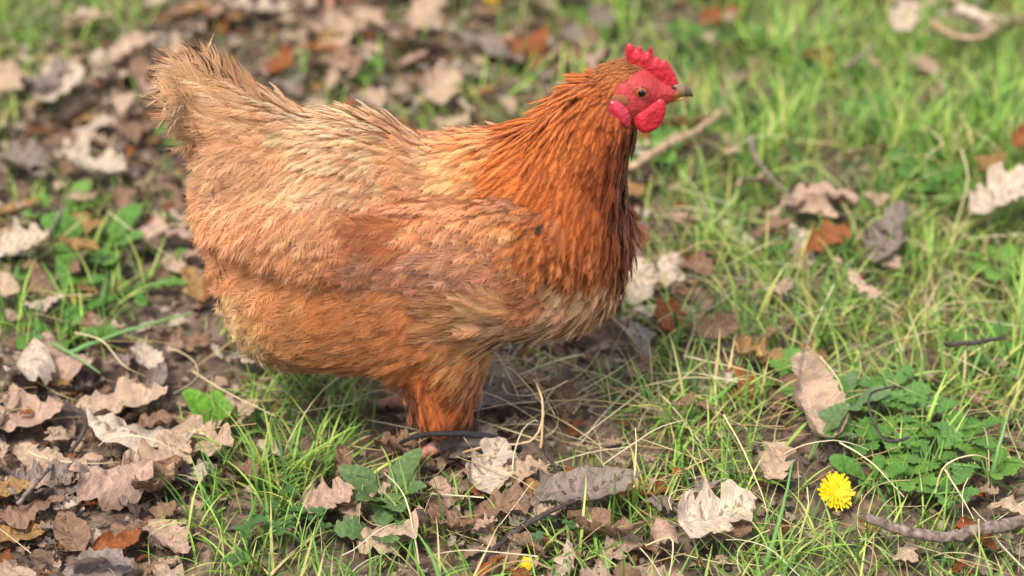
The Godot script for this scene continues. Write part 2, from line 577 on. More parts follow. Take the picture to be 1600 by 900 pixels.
func build_hen() -> Node3D:
	var hen := thing("hen", Vector3.ZERO, "ginger brown hen with red comb standing sideways in the grass", "hen", "hens")
	# --- body: one continuous skin
	var prims := [
		["e", at(690, 372, 0), Vector3(0.150, 0.086, 0.080), 0.04],
		["e", at(520, 375, 0), Vector3(0.088, 0.100, 0.080), 0.0],
		["e", at(868, 398, 0), Vector3(0.066, 0.072, 0.068), 0.0],
		["c", at(880, 320, 0), at(938, 178, 0), 0.059, 0.036],
		["c", at(938, 178, 0), at(975, 145, 0), 0.034, 0.024],
		["c", at(770, 285, 0), at(890, 215, 0), 0.045, 0.032],
		["e", at(545, 285, 0), Vector3(0.078, 0.062, 0.066), -0.1],
		["e", at(515, 352, 0.044), Vector3(0.078, 0.040, 0.042), -0.25, 0.014],
		["e", at(700, 395, 0.062), Vector3(0.106, 0.050, 0.018), 0.10, 0.03],
		["e", at(590, 490, 0.034), Vector3(0.108, 0.058, 0.050), -0.12],
		["e", at(775, 462, 0.042), Vector3(0.064, 0.036, 0.034), 0.05],
		["c", at(696, 555, 0.036), at(692, 625, 0.036), 0.038, 0.033],
		["e", at(405, 215, 0), Vector3(0.062, 0.032, 0.030), -0.72],
		["c", at(420, 215, 0), at(345, 158, 0), 0.032, 0.020],
		["e", at(402, 300, 0), Vector3(0.046, 0.070, 0.052), 0.0],
		["e", at(440, 420, 0), Vector3(0.046, 0.060, 0.056), 0.0],
		["e", at(485, 480, 0), Vector3(0.055, 0.050, 0.052), 0.0],
	]
	var body := solid(prims, Vector3(-0.32, 0.02, -0.13), Vector3(0.13, 0.42, 0.13), 0.0072, 0.028, 0.009)
	var head_prims := [
		["e", at(982, 138, 0), Vector3(0.026, 0.0235, 0.0185), 0.0],
		["c", at(1000, 145, 0), at(1048, 143, 0), 0.0165, 0.0085],
		["c", at(958, 165, 0), at(1012, 163, 0), 0.017, 0.011],
		["c", at(948, 160, 0), at(975, 145, 0), 0.024, 0.022],
		["e", at(1000, 141, 0.0125), Vector3(0.0105, 0.0085, 0.0065), 0.0, 0.004],
	]
	var face := polygon_px([605, 560, 640, 520, 700, 480, 770, 445, 850, 425, 920, 430, 1000, 430, 1075, 430, 1100, 560, 990, 570, 960, 640, 800, 700, 770, 760, 640, 700], 800, 20, 4.09)
	var head := solid(head_prims, Vector3(0.05, 0.29, -0.035), Vector3(0.155, 0.38, 0.035), 0.0022, 0.010)
	var v: PackedVector3Array = body[0]
	var n: PackedVector3Array = body[1]
	var idx: PackedInt32Array = body[2]
	var coat_n := idx.size()
	var c := PackedColorArray()
	for i in v.size():
		var k := coat_at(chart(v[i]))
		c.append(rgb(k[2].x * 0.8, k[2].y * 0.72, k[2].z * 0.66))
	var first := v.size()
	v.append_array(head[0])
	n.append_array(head[1])
	for i in head[2]: idx.append(i + first)
	var red := rgb(186, 56, 60)
	var buff := rgb(176, 108, 60)
	for p in head[0]:
		c.append(red if Geometry2D.is_point_in_polygon(chart(p), face) else buff)
	var skin := flesh("hen_skin", Color(1, 1, 1), 0.6)
	skin.vertex_color_use_as_albedo = true
	var torso := part("body", to_mesh(v, n, idx, c), skin, hen)
	# --- head furniture
	var comb_red := flesh("comb_red", Color8(200, 38, 54), 0.5, 0.15)
	var comb := flap_px(polygon_px([742, 318, 722, 262, 720, 215, 735, 192, 755, 188, 778, 200, 790, 226, 803, 208, 820, 201, 833, 214, 836, 236, 852, 250, 866, 246, 876, 212, 886, 205, 897, 220, 903, 265, 908, 288, 925, 278, 940, 276, 950, 296, 964, 302, 976, 290, 990, 300, 1015, 338, 1040, 380, 1055, 420, 1064, 450, 1062, 478, 1010, 492, 960, 480, 930, 440, 880, 405, 820, 385, 770, 360], 800, 20, 4.09), 0.0015, 0.0036, 0.0011, 0.0006, 0.05)
	part("comb", comb[0], comb_red, hen, comb[1])
	var hv: PackedVector3Array = head[0]
	var z_eye := skin_z(hv, 1001, 143)
	var z_lobe := skin_z(hv, 970, 178)
	var z_ear := skin_z(hv, 971, 157)
	var z_wattle := skin_z(hv, 1012, 165)
	for z in [1.0, -1.0]:
		var wat := flap_px(polygon_px([782, 655, 774, 690, 782, 722, 805, 752, 845, 771, 890, 762, 930, 740, 962, 700, 980, 650, 986, 600, 975, 560, 945, 545, 900, 575, 840, 620], 800, 20, 4.09), z * z_wattle, 0.0032, 0.0012, 0.0005)
		part("wattle", wat[0], comb_red, hen, wat[1])
		var lobe := flap_px(polygon_px([622, 560, 616, 610, 628, 660, 650, 700, 690, 726, 735, 732, 760, 712, 762, 670, 745, 620, 715, 590, 670, 560], 800, 20, 4.09), z * (z_lobe + 0.0035), 0.0044, 0.0011, 0.0005)
		part("ear_lobe", lobe[0], flesh("lobe_red", Color8(196, 48, 72), 0.35, 0.5), hen, lobe[1])
		var ear := part("ear_patch", ball(0.0062, Vector3(1, 0.8, 0.26)), paint("ear_brown", Color8(140, 86, 50), 0.95), hen, Transform3D(Basis(), at(971, 157, z * z_ear)))
		ear.rotation.z = -0.4
		var eye := part("eye", ball(0.0060, Vector3(1, 1, 0.75)), paint("iris", Color8(150, 80, 34), 0.12), hen, Transform3D(Basis(), at(1001.5, 143, z * (z_eye - 0.0018))))
		var sgn: float = z
		part("pupil", ball(0.0030, Vector3(1, 1, 0.5)), paint("pupil", Color8(10, 8, 8), 0.08), eye, Transform3D(Basis(), Vector3(0.0003, 0.0002, sgn * 0.0036)))
		var lid := TorusMesh.new()
		lid.inner_radius = 0.0046
		lid.outer_radius = 0.0068
		lid.rings = 28
		lid.ring_segments = 10
		part("eyelid", lid, flesh("lid_red", Color8(178, 60, 56), 0.55), eye, Transform3D(Basis(Vector3.RIGHT, PI / 2).scaled(Vector3(1.06, 0.92, 0.9)), Vector3(0, 0, sgn * 0.0020)))
	var horn := paint("beak_horn", Color8(134, 104, 74), 0.4)
	var dark_horn := paint("beak_tip_horn", Color8(78, 62, 52), 0.4)
	var upper := part("upper_beak", loft([[at(1044, 142, 0), 0.0078, 0.0070], [at(1054, 139, 0), 0.0074, 0.0068], [at(1062, 140, 0), 0.0058, 0.0055], [at(1070, 142, 0), 0.0045, 0.0043]]), horn, hen)
	part("beak_tip", loft([[at(1070, 142, 0), 0.00452, 0.00432], [at(1076, 144, 0), 0.0035, 0.0034], [at(1081, 147, 0), 0.0021, 0.002], [at(1083, 150, 0), 0.0004, 0.0004]]), dark_horn, upper)
	part("lower_beak", loft([[at(1042, 155, 0), 0.0034, 0.0056], [at(1054, 154, 0), 0.0030, 0.0050], [at(1066, 152, 0), 0.0022, 0.0036], [at(1075, 150, 0), 0.0006, 0.0010]]), paint("lower_horn", Color8(176, 146, 80), 0.4), hen)
	part("nostril", ball(0.0016, Vector3(1.6, 0.6, 0.5)), paint("nostril", Color8(70, 30, 30), 0.7), upper, Transform3D(Basis(Vector3.BACK, -0.3), at(1053, 137, 0.0068)))
	# --- legs
	var scale_skin := flesh("leg_scales", Color8(206, 150, 128), 0.55)
	var claw_horn := paint("claw_horn", Color8(120, 96, 80), 0.4)
	for s in [1.0, -1.0]:
		var ankle := Vector3(at(690, 640, 0.036).x + (0.0 if s > 0 else -0.034), 0.016, 0.036 * s)
		var leg := part("shank", tube([ankle + Vector3(0, 0.075, 0), ankle + Vector3(0, 0.03, 0), ankle], [0.0085, 0.0075, 0.0085], 10), scale_skin, hen)
		for a in [[0.25, 0.062], [-0.28, 0.052], [0.80, 0.050], [2.9, 0.026]]:
			var d := Vector3(cos(a[0]), 0, sin(a[0]) * s)
			var l: float = a[1]
			part("toe", tube([ankle, ankle + d * l * 0.35 + Vector3(0, -0.003, 0), ankle + d * l * 0.7 + Vector3(0, -0.008, 0), ankle + d * l + Vector3(0, -0.010, 0)], [0.0075, 0.0062, 0.0058, 0.0045], 8), scale_skin, leg)
			part("claw", tube([ankle + d * l + Vector3(0, -0.010, 0), ankle + d * (l + 0.008) + Vector3(0, -0.009, 0), ankle + d * (l + 0.014) + Vector3(0, -0.014, 0)], [0.0034, 0.0025, 0.0004], 7), claw_horn, leg)
	# --- plumage
	var down := paint("feather", Color(1, 1, 1), 0.75, true, 0.12, 0.35)
	down.rim_enabled = true
	down.rim = 0.25
	down.rim_tint = 0.5
	var kinds := {"h": "hackle", "c": "contour", "w": "contour", "f": "fluff"}
	var shapes := {}
	for k in ["hackle", "contour", "fluff", "flight", "tail"]:
		shapes[k] = [feather(k, 11), feather(k, 12), feather(k, 13)]
	var where := {}
	var tint := {}
	var named := {"h": "neck_plumage", "c": "body_plumage", "w": "wing_plumage", "f": "fluff_plumage"}
	rng.seed = 5
	# area-weighted points on the skin
	var cum := PackedFloat32Array()
	var total := 0.0
	for i in range(0, idx.size(), 3):
		var dense := 1.0 if i < coat_n else 5.0
		total += dense * (v[idx[i + 1]] - v[idx[i]]).cross(v[idx[i + 2]] - v[idx[i]]).length() * 0.5
		cum.append(total)
	var singles := []
	var kept := {}
	for tries in 60000:
		var tri := cum.bsearch(rng.randf() * total) * 3
		tri = mini(tri, idx.size() - 3)
		if tri >= coat_n and tries % 2 == 1: continue
		var b1 := sqrt(rng.randf())
		var b2 := rng.randf()
		var i0 := idx[tri]
		var i1 := idx[tri + 1]
		var i2 := idx[tri + 2]
		var p := v[i0] * (1.0 - b1) + v[i1] * (b1 * (1.0 - b2)) + v[i2] * (b1 * b2)
		var nn := (n[i0] * (1.0 - b1) + n[i1] * (b1 * (1.0 - b2)) + n[i2] * (b1 * b2)).normalized()
		var q := chart(p)
		if q.x > 1010 or (q.x > 930 and Geometry2D.is_point_in_polygon(q, face)): continue
		if p.y < 0.042: continue
		var k := coat_at(q + Vector2(rng.randfn(0, 6), rng.randfn(0, 6)))
		var coat: String = k[4]
		var gap: float = {"h": 0.0034, "c": 0.0048, "w": 0.0050, "f": 0.0042}[coat]
		if k[1].x < 20: gap = 0.0024
		if k[1].x < 12: gap = 0.0018
		var cellk := Vector3i((p / gap).floor())
		if kept.has(cellk): continue
		kept[cellk] = true
		var d3 := Vector3(k[0].x, -k[0].y * CP, k[0].y * SP * signf(p.z))
		d3 += Vector3(rng.randfn(0, 0.13), rng.randfn(0, 0.13), rng.randfn(0, 0.10))
		d3 = (d3 - nn * d3.dot(nn)).normalized()
		var lift := deg_to_rad(k[3] * rng.randf_range(0.5, 1.35))
		var len_: float = k[1].x * 0.001 * rng.randf_range(0.75, 1.2)
		if q.x > 962 and q.y < 240: len_ = minf(len_, 0.011)
		if tri < coat_n:
			for e in 3:
				var out := d3 * cos(lift) + nn * sin(lift)
				if depth_in(body, p + out * len_ * 0.95) > 0.0015 and depth_in(body, p + out * len_ * 0.5) > 0.001: break
				lift += 0.10
		var dl := d3 * cos(lift) + nn * sin(lift)
		var nl := nn * cos(lift) - d3 * sin(lift)
		var wid: float = k[1].y * 0.001 * rng.randf_range(0.8, 1.2)
		var t := Transform3D(Basis(dl * len_, nl.cross(dl) * wid, nl * len_ * 0.8), p - nn * minf(0.0022, len_ * 0.055))
		var light := rng.randf_range(0.78, 1.10) if rng.randf() < 0.8 else rng.randf_range(1.08, 1.25)
		var hue := rng.randfn(0, 0.05)
		var col := rgb(k[2].x, k[2].y, k[2].z) * (Color(1.24, 1.46, 1.76) if coat != "h" else Color(1.14, 1.16, 1.26))
		col = Color(minf(col.r * light, 0.92), minf(col.g * light * (1.0 + hue), 0.85), minf(col.b * light * (1.0 + 2.0 * hue), 0.75))
		if coat == "h" and q.x < 880 and q.y > 250 and rng.randf() < 0.03: col = rgb(60, 42, 34)
		var var_ := rng.randi() % 3
		var key := coat + str(var_)
		if coat in ["c", "w"] and p.z > 0.02 and singles.size() < 250 and rng.randf() < 0.20:
			singles.append([kinds[coat], var_, Transform3D(t.basis.scaled(Vector3.ONE * 1.05), p - nn * 0.001), col, coat])
			continue
		if not where.has(key):
			where[key] = []
			tint[key] = []
		where[key].append(t)
		tint[key].append(col)
	for key in where:
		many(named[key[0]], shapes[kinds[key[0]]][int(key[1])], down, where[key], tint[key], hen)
	# the feathers that can be picked out one by one
	for s in singles:
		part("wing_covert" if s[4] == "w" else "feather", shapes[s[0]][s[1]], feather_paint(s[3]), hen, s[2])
	# folded flight feathers along the lower edge of each wing
	for s in [1.0, -1.0]:
		for i in 6:
			var f := i / 5.0
			var a := Vector2(lerpf(650, 640, f), lerpf(352, 402, f))
			var b := Vector2(lerpf(528, 556, f), lerpf(350, 408, f))
			var root := at(a.x, a.y, skin_z(body[0], a.x, a.y, 14.0) + 0.001)
			var tip := at(b.x, b.y, skin_z(body[0], b.x + 14, b.y, 14.0) + 0.011 - 0.004 * f)
			var flip := Vector3(1, 1, s)
			part("flight_feather", shapes["tail"][i % 3], feather_paint(rgb(200 - 8 * (i % 3), 126 - 6 * (i % 2), 86)), hen, lay(root * flip, tip * flip, Vector3(0, 0.45, s), 0.017))
	# cream tufts where the wing's lower edge meets the breast
	for s in [1.0, -1.0]:
		for i in 14:
			var f := i / 13.0
			var a := Vector2(lerpf(820, 745, f) + rng.randfn(0, 8), lerpf(492, 478, f) + rng.randfn(0, 8))
			var b := a + Vector2(-rng.randf_range(55, 80), rng.randf_range(-30, 6) - 12.0 * f)
			if i > 9:
				a = Vector2(768 + rng.randfn(0, 5), 520 + rng.randfn(0, 8))
				b = a + Vector2(-rng.randf_range(45, 65), rng.randf_range(-30, 20))
			var root := at(a.x, a.y, skin_z(body[0], a.x, a.y, 14.0) + 0.002)
			var tip := at(b.x, b.y, skin_z(body[0], b.x, b.y, 14.0) + 0.012)
			var flip := Vector3(1, 1, s)
			part("flank_feather", shapes["contour"][i % 3], feather_paint(rgb(246, 186 + 6 * (i % 3), 136 + 8 * (i % 2))), hen, lay(root * flip, tip * flip, Vector3(0, 0.3, s), 0.015))
	# the far wing's front fluff peeping past the breast
	for i in 7:
		var root := at(960 + 2 * i, 325 + 6 * (i % 3), -0.045)
		var tip := at(1016 - 4 * i, 372 + 5 * (i % 4), -0.045 - 0.003 * (i % 3))
		part("feather", shapes["fluff"][i % 3], feather_paint(rgb(226, 150 + 6 * (i % 2), 92)), hen, lay(root, tip, Vector3(0.5, 0.3, 1), 0.016))
	# tail: stiff feathers fanned up from the rump, each with its own vane
	var tail_tips := [[262, 150], [256, 125], [262, 108], [275, 95], [290, 86], [302, 80], [318, 86]]
	for i in tail_tips.size():
		for s in [1.0, -1.0]:
			var out: float = 0.026 - 0.0036 * i
			var root := at(452 - 3 * i, 232 - 8 * i, 0) + Vector3(0, 0, s * (0.012 - 0.0015 * i))
			var tip := at(tail_tips[i][0], tail_tips[i][1], 0) + Vector3(0, 0, s * out)
			var dark := i == 5
			part("tail_feather", shapes["tail"][i % 3], feather_paint(rgb(104, 74, 46) if dark else rgb(226 + 4 * (i % 3), 178 + 5 * (i % 2), 132)), hen, lay(root, tip, Vector3(0.3, 0.25, s), 0.032 if not dark else 0.016))
	return hen

func lay(root: Vector3, tip: Vector3, out: Vector3, wid: float) -> Transform3D:
	var d := tip - root
	var l := d.length()
	d /= l
	var nl := (out - d * out.dot(d)).normalized()
	return Transform3D(Basis(d * l, nl.cross(d) * wid, nl * l * 0.8), root)

func feather_paint(col: Color) -> StandardMaterial3D:
	var q := Vector3i(int(round(sqrt(col.r) * 24.0)), int(round(sqrt(col.g) * 24.0)), int(round(sqrt(col.b) * 24.0)))
	var key := "feather_%d_%d_%d" % [q.x, q.y, q.z]
	var lin := Color(pow(q.x / 24.0, 2), pow(q.y / 24.0, 2), pow(q.z / 24.0, 2))
	var m := paint(key, lin.linear_to_srgb(), 0.75, true, 0.12, 0.35)
	m.rim_enabled = true
	m.rim = 0.25
	m.rim_tint = 0.5
	return m

# ---------------------------------------------------------------- ground, leaves, plants
# planting plan: rows of 100 plan squares, how thick the grass stands and how thick dead leaves lie (0-9)
var grass_plan := ["7532112245567866", "4201333335468867", "2013344444478999", "4523333333555678", "4521233333566666", "3312666422677777", "1014884235653456", "0004763126752445", "0016644344565655"]
var leaf_plan := ["3578888776542444", "5898777775552242", "8986555555431111", "7587666555666623", "6434555555455533", "4436222457433222", "8884113564345222", "9993124653354112", "9983345677644234"]

func plan(rows: Array, q: Vector2) -> float:
	var x := clampf(q.x / 100.0 - 0.5, 0.0, 14.999)
	var y := clampf(q.y / 100.0 - 0.5, 0.0, 7.999)
	var i := int(x)
	var j := int(y)
	var fx := x - i
	var fy := y - j
	var a: float = lerpf(rows[j].substr(i, 1).to_float(), rows[j].substr(i + 1, 1).to_float(), fx)
	var b: float = lerpf(rows[j + 1].substr(i, 1).to_float(), rows[j + 1].substr(i + 1, 1).to_float(), fx)
	return lerpf(a, b, fy) / 9.0

func in_frame(q: Vector2, m := 0.0) -> bool:
	return q.x > -m and q.x < 1600.0 + m and q.y > -m and q.y < 900.0 + m

func build_ground() -> void:
	var lines_x := PackedFloat32Array()
	var lines_z := PackedFloat32Array()
	for i in 25: lines_x.append(-100.0 * pow(0.8, i))
	var k := -0.9
	lines_x = PackedFloat32Array([-100, -60, -35, -20, -12, -7, -4, -2.5, -1.7, -1.2])
	lines_z = PackedFloat32Array([-200, -120, -70, -40, -22, -12, -7, -4.5, -3, -2.2])
	while k < 0.9:
		lines_x.append(k)
		k += 0.014
	k = -1.7
	while k < 0.6:
		lines_z.append(k)
		k += 0.014
	for e in [1.2, 1.7, 2.5, 4, 7, 12, 20, 35, 60, 100]: lines_x.append(e)
	for e in [0.8, 1.2, 1.8, 3, 5, 9, 16, 30, 60]: lines_z.append(e)
	var v := PackedVector3Array()
	var idx := PackedInt32Array()
	var grit := FastNoiseLite.new()
	grit.frequency = 55.0
	grit.fractal_octaves = 3
	for z in lines_z:
		for x in lines_x:
			v.append(Vector3(x, height(x, z) - 0.004 + 0.006 * grit.get_noise_2d(x, z), z))
	var w := lines_x.size()
	for j in lines_z.size() - 1:
		for i in w - 1:
			var a := j * w + i
			idx.append_array([a, a + 1, a + w, a + 1, a + w + 1, a + w])
	var m := paint("soil", Color(1, 1, 1), 0.95)
	var n := NoiseTexture2D.new()
	n.width = 1024
	n.height = 1024
	n.seamless = true
	n.noise = FastNoiseLite.new()
	n.noise.frequency = 0.012
	n.noise.fractal_octaves = 6
	n.noise.fractal_gain = 0.62
	var g := Gradient.new()
	g.offsets = [0.0, 0.35, 0.55, 0.75, 1.0]
	g.colors = [Color8(48, 38, 33), Color8(80, 64, 54), Color8(106, 86, 72), Color8(128, 107, 90), Color8(156, 134, 114)]
	n.color_ramp = g
	m.albedo_texture = n
	var h := NoiseTexture2D.new()
	h.width = 512
	h.height = 512
	h.seamless = true
	h.as_normal_map = true
	h.bump_strength = 10.0
	h.noise = FastNoiseLite.new()
	h.noise.frequency = 0.03
	h.noise.fractal_octaves = 5
	m.normal_enabled = true
	m.normal_texture = h
	m.uv1_triplanar = true
	m.uv1_world_triplanar = true
	m.uv1_scale = Vector3(2.3, 2.3, 2.3)
	var o := part("ground", to_mesh(v, soft_normals(v, idx), idx), m, self)
	o.set_meta("kind", "structure")

# a leaf blade along x (-0.5 stem .. 0.5 tip), face up; half width by shape
func leaf(shape: String, seed_: int, along: float, across: float, crumple: float, torn: float, nu := 18, nv := 6) -> ArrayMesh:
	rng.seed = seed_
	var noise := FastNoiseLite.new()
	noise.seed = seed_
	noise.frequency = 2.2
	var v := PackedVector3Array()
	var uv := PackedVector2Array()
	var idx := PackedInt32Array()
	var bite := [0.0, 0.0]
	var left := [0, 0]
	var from := 0.0
	var to := 1.0
	if torn > 0.5:
		from = rng.randf_range(0.0, 0.35)
		to = rng.randf_range(0.7, 1.0)
	for i in nu + 1:
		var u := lerpf(from, to, i / float(nu))
		var half := []
		for s in 2:
			left[s] -= 1
			if left[s] < 0 and rng.randf() < torn * 0.45:
				bite[s] = rng.randf_range(0.10, 0.50)
				left[s] = rng.randi_range(1, 3)
			elif left[s] < 0: bite[s] = 0.0
			var w := 0.0
			match shape:
				"oval": w = 0.25 * pow(sin(PI * pow(u, 0.85)), 0.8)
				"beech": w = 0.30 * pow(sin(PI * pow(u, 0.8)), 0.75) * (1.0 + 0.07 * (fposmod(u * 9.0 + s * 0.3, 1.0) - 0.5))
				"oak": w = 0.30 * pow(sin(PI * pow(u, 1.1)), 0.7) * (0.78 + 0.28 * sin(u * TAU * 3.6 + s * 0.5))
				"maple": w = 0.44 * pow(sin(PI * pow(u, 0.75)), 0.6) * (0.72 + 0.30 * absf(sin(u * PI * 3.3 + s * 0.4)))
				"narrow": w = 0.13 * pow(sin(PI * pow(u, 0.8)), 0.8)
				"dandelion": w = (0.03 + 0.15 * pow(u, 0.9) * minf(1.0, (1.0 - u) * 5.0)) * (0.45 + 0.75 * fposmod(u * 5.0 + s * 0.2, 1.0))
				"spoon": w = 0.035 + 0.20 * pow(sin(PI * pow(u, 1.7)), 0.9)
				"heart": w = 0.45 * pow(maxf(1.0 - u, 0.0), 0.55) * minf(1.0, 0.35 + u * 4.5)
				"cut": w = (0.40 * pow(sin(PI * pow(u, 0.8)), 0.6)) * (0.55 + 0.5 * absf(sin(u * PI * 4.2)))
				"round": w = 0.48 * sqrt(maxf(0.0, 1.0 - pow(2.0 * u - 1.0, 2.0)))
			half.append(maxf(w * (1.0 - bite[s]) * rng.randf_range(0.94, 1.05), 0.004))
		for j in nv + 1:
			var t := j / float(nv) * 2.0 - 1.0
			var y: float = t * (half[1] if t > 0 else half[0])
			var x := u - 0.5 + absf(y) * (0.22 if shape in ["maple", "cut", "heart", "oak"] else 0.10)
			# roll across, then along
			var a := across * y * 3.0
			var yy := sin(a) / (across * 3.0) if absf(across) > 0.01 else y
			var zz := (1.0 - cos(a)) / (across * 3.0) if absf(across) > 0.01 else 0.0
			var b := along * x
			var xx := sin(b) / along if absf(along) > 0.01 else x
			var lift := (1.0 - cos(b)) / along if absf(along) > 0.01 else 0.0
			zz += crumple * noise.get_noise_2d(x * 2.0, y * 2.0) + 0.010 * absf(t) + crumple * 0.25 * noise.get_noise_2d(x * 7.0, y * 7.0)
			v.append(Vector3(xx - sin(b) * zz, lift + cos(b) * zz, yy))
			uv.append(Vector2(0.5 + y, u))
	for i in nu:
		for j in nv:
			var a := i * (nv + 1) + j
			var b := a + nv + 1
			idx.append_array([a, b, a + 1, a + 1, b, b + 1])
	return to_mesh(v, soft_normals(v, idx), idx, PackedColorArray(), uv)

func vein_image(seed_: int, contrast: float, spots: float) -> Array:
	var im := Image.create(256, 512, false, Image.FORMAT_RGB8)
	var hm := Image.create(256, 512, false, Image.FORMAT_RGB8)
	var n := FastNoiseLite.new()
	n.seed = seed_
	n.frequency = 0.012
	n.fractal_octaves = 5
	var fine := FastNoiseLite.new()
	fine.seed = seed_ + 9
	fine.frequency = 0.09
	for y in 512:
		var u := y / 511.0
		for x in 256:
			var s := absf(x / 255.0 - 0.5)
			var side := fposmod((u - s * 0.55) * 11.0, 1.0)
			var vein := clampf(1.0 - absf(side - 0.5) * 16.0, 0.0, 1.0) * 0.75
			vein = maxf(vein, clampf(1.0 - s * 90.0, 0.0, 1.0))
			var b := n.get_noise_2d(x, y)
			var f := fine.get_noise_2d(x, y)
			var l := 0.82 + 0.22 * b + 0.10 * f + contrast * vein
			if b > 0.30: l -= spots * minf(1.0, (b - 0.30) * 6.0)
			im.set_pixel(x, y, Color(clampf(l, 0, 1), clampf(l * (1.0 - 0.02 * b), 0, 1), clampf(l * (1.0 - 0.06 * b), 0, 1)))
			var hh := clampf(0.5 + 0.35 * vein + 0.2 * b + 0.15 * f, 0, 1)
			hm.set_pixel(x, y, Color(hh, hh, hh))
	return [ImageTexture.create_from_image(im), ImageTexture.create_from_image(hm)]

var veins := []
func leaf_paint(key: String, col: Color, rough: float, through: float, tex := 0, vcol := false) -> StandardMaterial3D:
	if mats.has(key): return mats[key]
	var m := paint(key, col, rough, vcol, through, 0.4)
	m.albedo_texture = veins[tex][0]
	m.heightmap_enabled = true
	m.heightmap_texture = veins[tex][1]
	m.heightmap_scale = 0.10
	return m

var dead_tones := {}
var dead_shapes := []

func rest(mesh: Mesh, basis: Basis, where: Vector3, up: float) -> Transform3D:   # lets a leaf lie on the ground below it
	var v: PackedVector3Array = mesh.surface_get_arrays(0)[Mesh.ARRAY_VERTEX]
	var low := 1e9
	for i in range(0, v.size(), 3):
		low = minf(low, (basis * v[i]).y)
	return Transform3D(basis, Vector3(where.x, where.y + up - low * 0.75, where.z))

func leaf_basis(turn: float, pitch: float, roll: float, len_: float, wid := 1.0) -> Basis:
	return Basis(Vector3.UP, turn) * Basis(Vector3.BACK, pitch) * Basis(Vector3.RIGHT, roll) * Basis.from_scale(Vector3(len_, len_, len_ * wid))

# a dead leaf placed by hand: plan place, length in plan squares, turn, pitch, roll (degrees), mesh, tone, height above the soil
func dead_leaf(px: float, py: float, len_px: float, turn: float, pitch: float, roll: float, shape: int, tone: String, up: float, label: String, wid := 1.0) -> Node3D:
	var p := on_ground(px, py)
	var l := len_px * PX * (p - eye_at).length() / DIST
	up += 0.022 * plan(grass_plan, Vector2(px, py))
	var mesh: Mesh = dead_shapes[shape]
	var o := MeshInstance3D.new()
	o.name = numbered("dead_leaf")
	o.mesh = mesh
	o.material_override = dead_tones[tone]
	o.transform = rest(mesh, leaf_basis(deg_to_rad(turn), deg_to_rad(pitch), deg_to_rad(roll), l, wid), p, up)
	add_child(o)
	tag(o, label, "dead leaf", "dead leaves on the ground")
	return o

var landmarks := [[262, 110, "hen's tail tip"], [98, 185, "pale pointed leaf"], [212, 135, "three-cornered tan leaf"], [100, 45, "long leaf standing on end"], [150, 295, "pale torn leaf by the weeds"], [155, 400, "broad-leaved weed"], [205, 455, "jagged-leaved weed"], [126, 440, "golden curled leaf"], [38, 432, "crumbling whitish leaf"], [25, 352, "dull golden leaf"], [265, 400, "long pinkish leaf behind the fluff"], [400, 532, "grey leaf under the rear fluff"], [75, 520, "narrow whitish leaf"], [310, 500, "bare soil patch"], [195, 655, "broad tan leaf of the pile"], [225, 715, "largest torn leaf"], [30, 682, "smooth pinkish leaf"], [45, 838, "saw-edged brown leaf"], [190, 886, "rust orange leaf"], [255, 800, "rolled brown leaf of the pile"], [352, 692, "bright arrow-shaped leaf"], [450, 660, "arching straw under the belly"], [690, 650, "hen's leg"], [762, 742, "pale folded leaf"], [918, 812, "big pitted grey leaf"], [790, 850, "slanting dark twig"], [605, 812, "grey green toothed weed"], [537, 778, "rolled upright leaf"], [462, 832, "near clover clump"], [1255, 700, "big ribbed leaf"], [1302, 806, "yellow dandelion"], [1115, 862, "pale torn leaf at the bottom"], [1420, 740, "cut-leaved weed patch"], [1450, 842, "thick grey twig"], [1345, 525, "narrow tan leaf on the grass"], [1000, 592, "grey and tan leaf on end"], [905, 548, "bitten leaf under the breast"], [1085, 688, "brown leaf sunk in grass"], [1560, 380, "pale crumpled leaf at the grass edge"], [1388, 408, "grey folded leaf"], [1265, 365, "long pinkish leaf in grass"], [1530, 520, "short black twig"], [1590, 285, "rust leaf at the grass edge"], [1505, 112, "pale curled leaf"], [1500, 60, "curved pale twig"], [1400, 14, "blurred far tan leaf"], [1060, 225, "long pale stick"], [1205, 290, "bent grey twig"], [1090, 10, "far tan leaf above the comb"], [665, 55, "tall tan leaf"], [760, 110, "grey leaf above the back"], [690, 175, "leaf half hidden by the back"], [768, 10, "far dandelion"], [520, 70, "tan leaf by the pink foot"], [505, 125, "orange leaf above the rump"], [400, 35, "pale lobed leaf"], [300, 55, "yellowish leaf above the tail"]]
func where_words(q: Vector2) -> String:
	var best := 1e9
	var word := ""
	var side := ""
	for e in landmarks:
		var d := q - Vector2(e[0], e[1])
		if d.length_squared() < best:
			best = d.length_squared()
			word = e[2]
			side = ("above" if d.y < 0 else "below") if absf(d.y) > absf(d.x) else ("left of" if d.x < 0 else "right of")
	return side + " the " + word

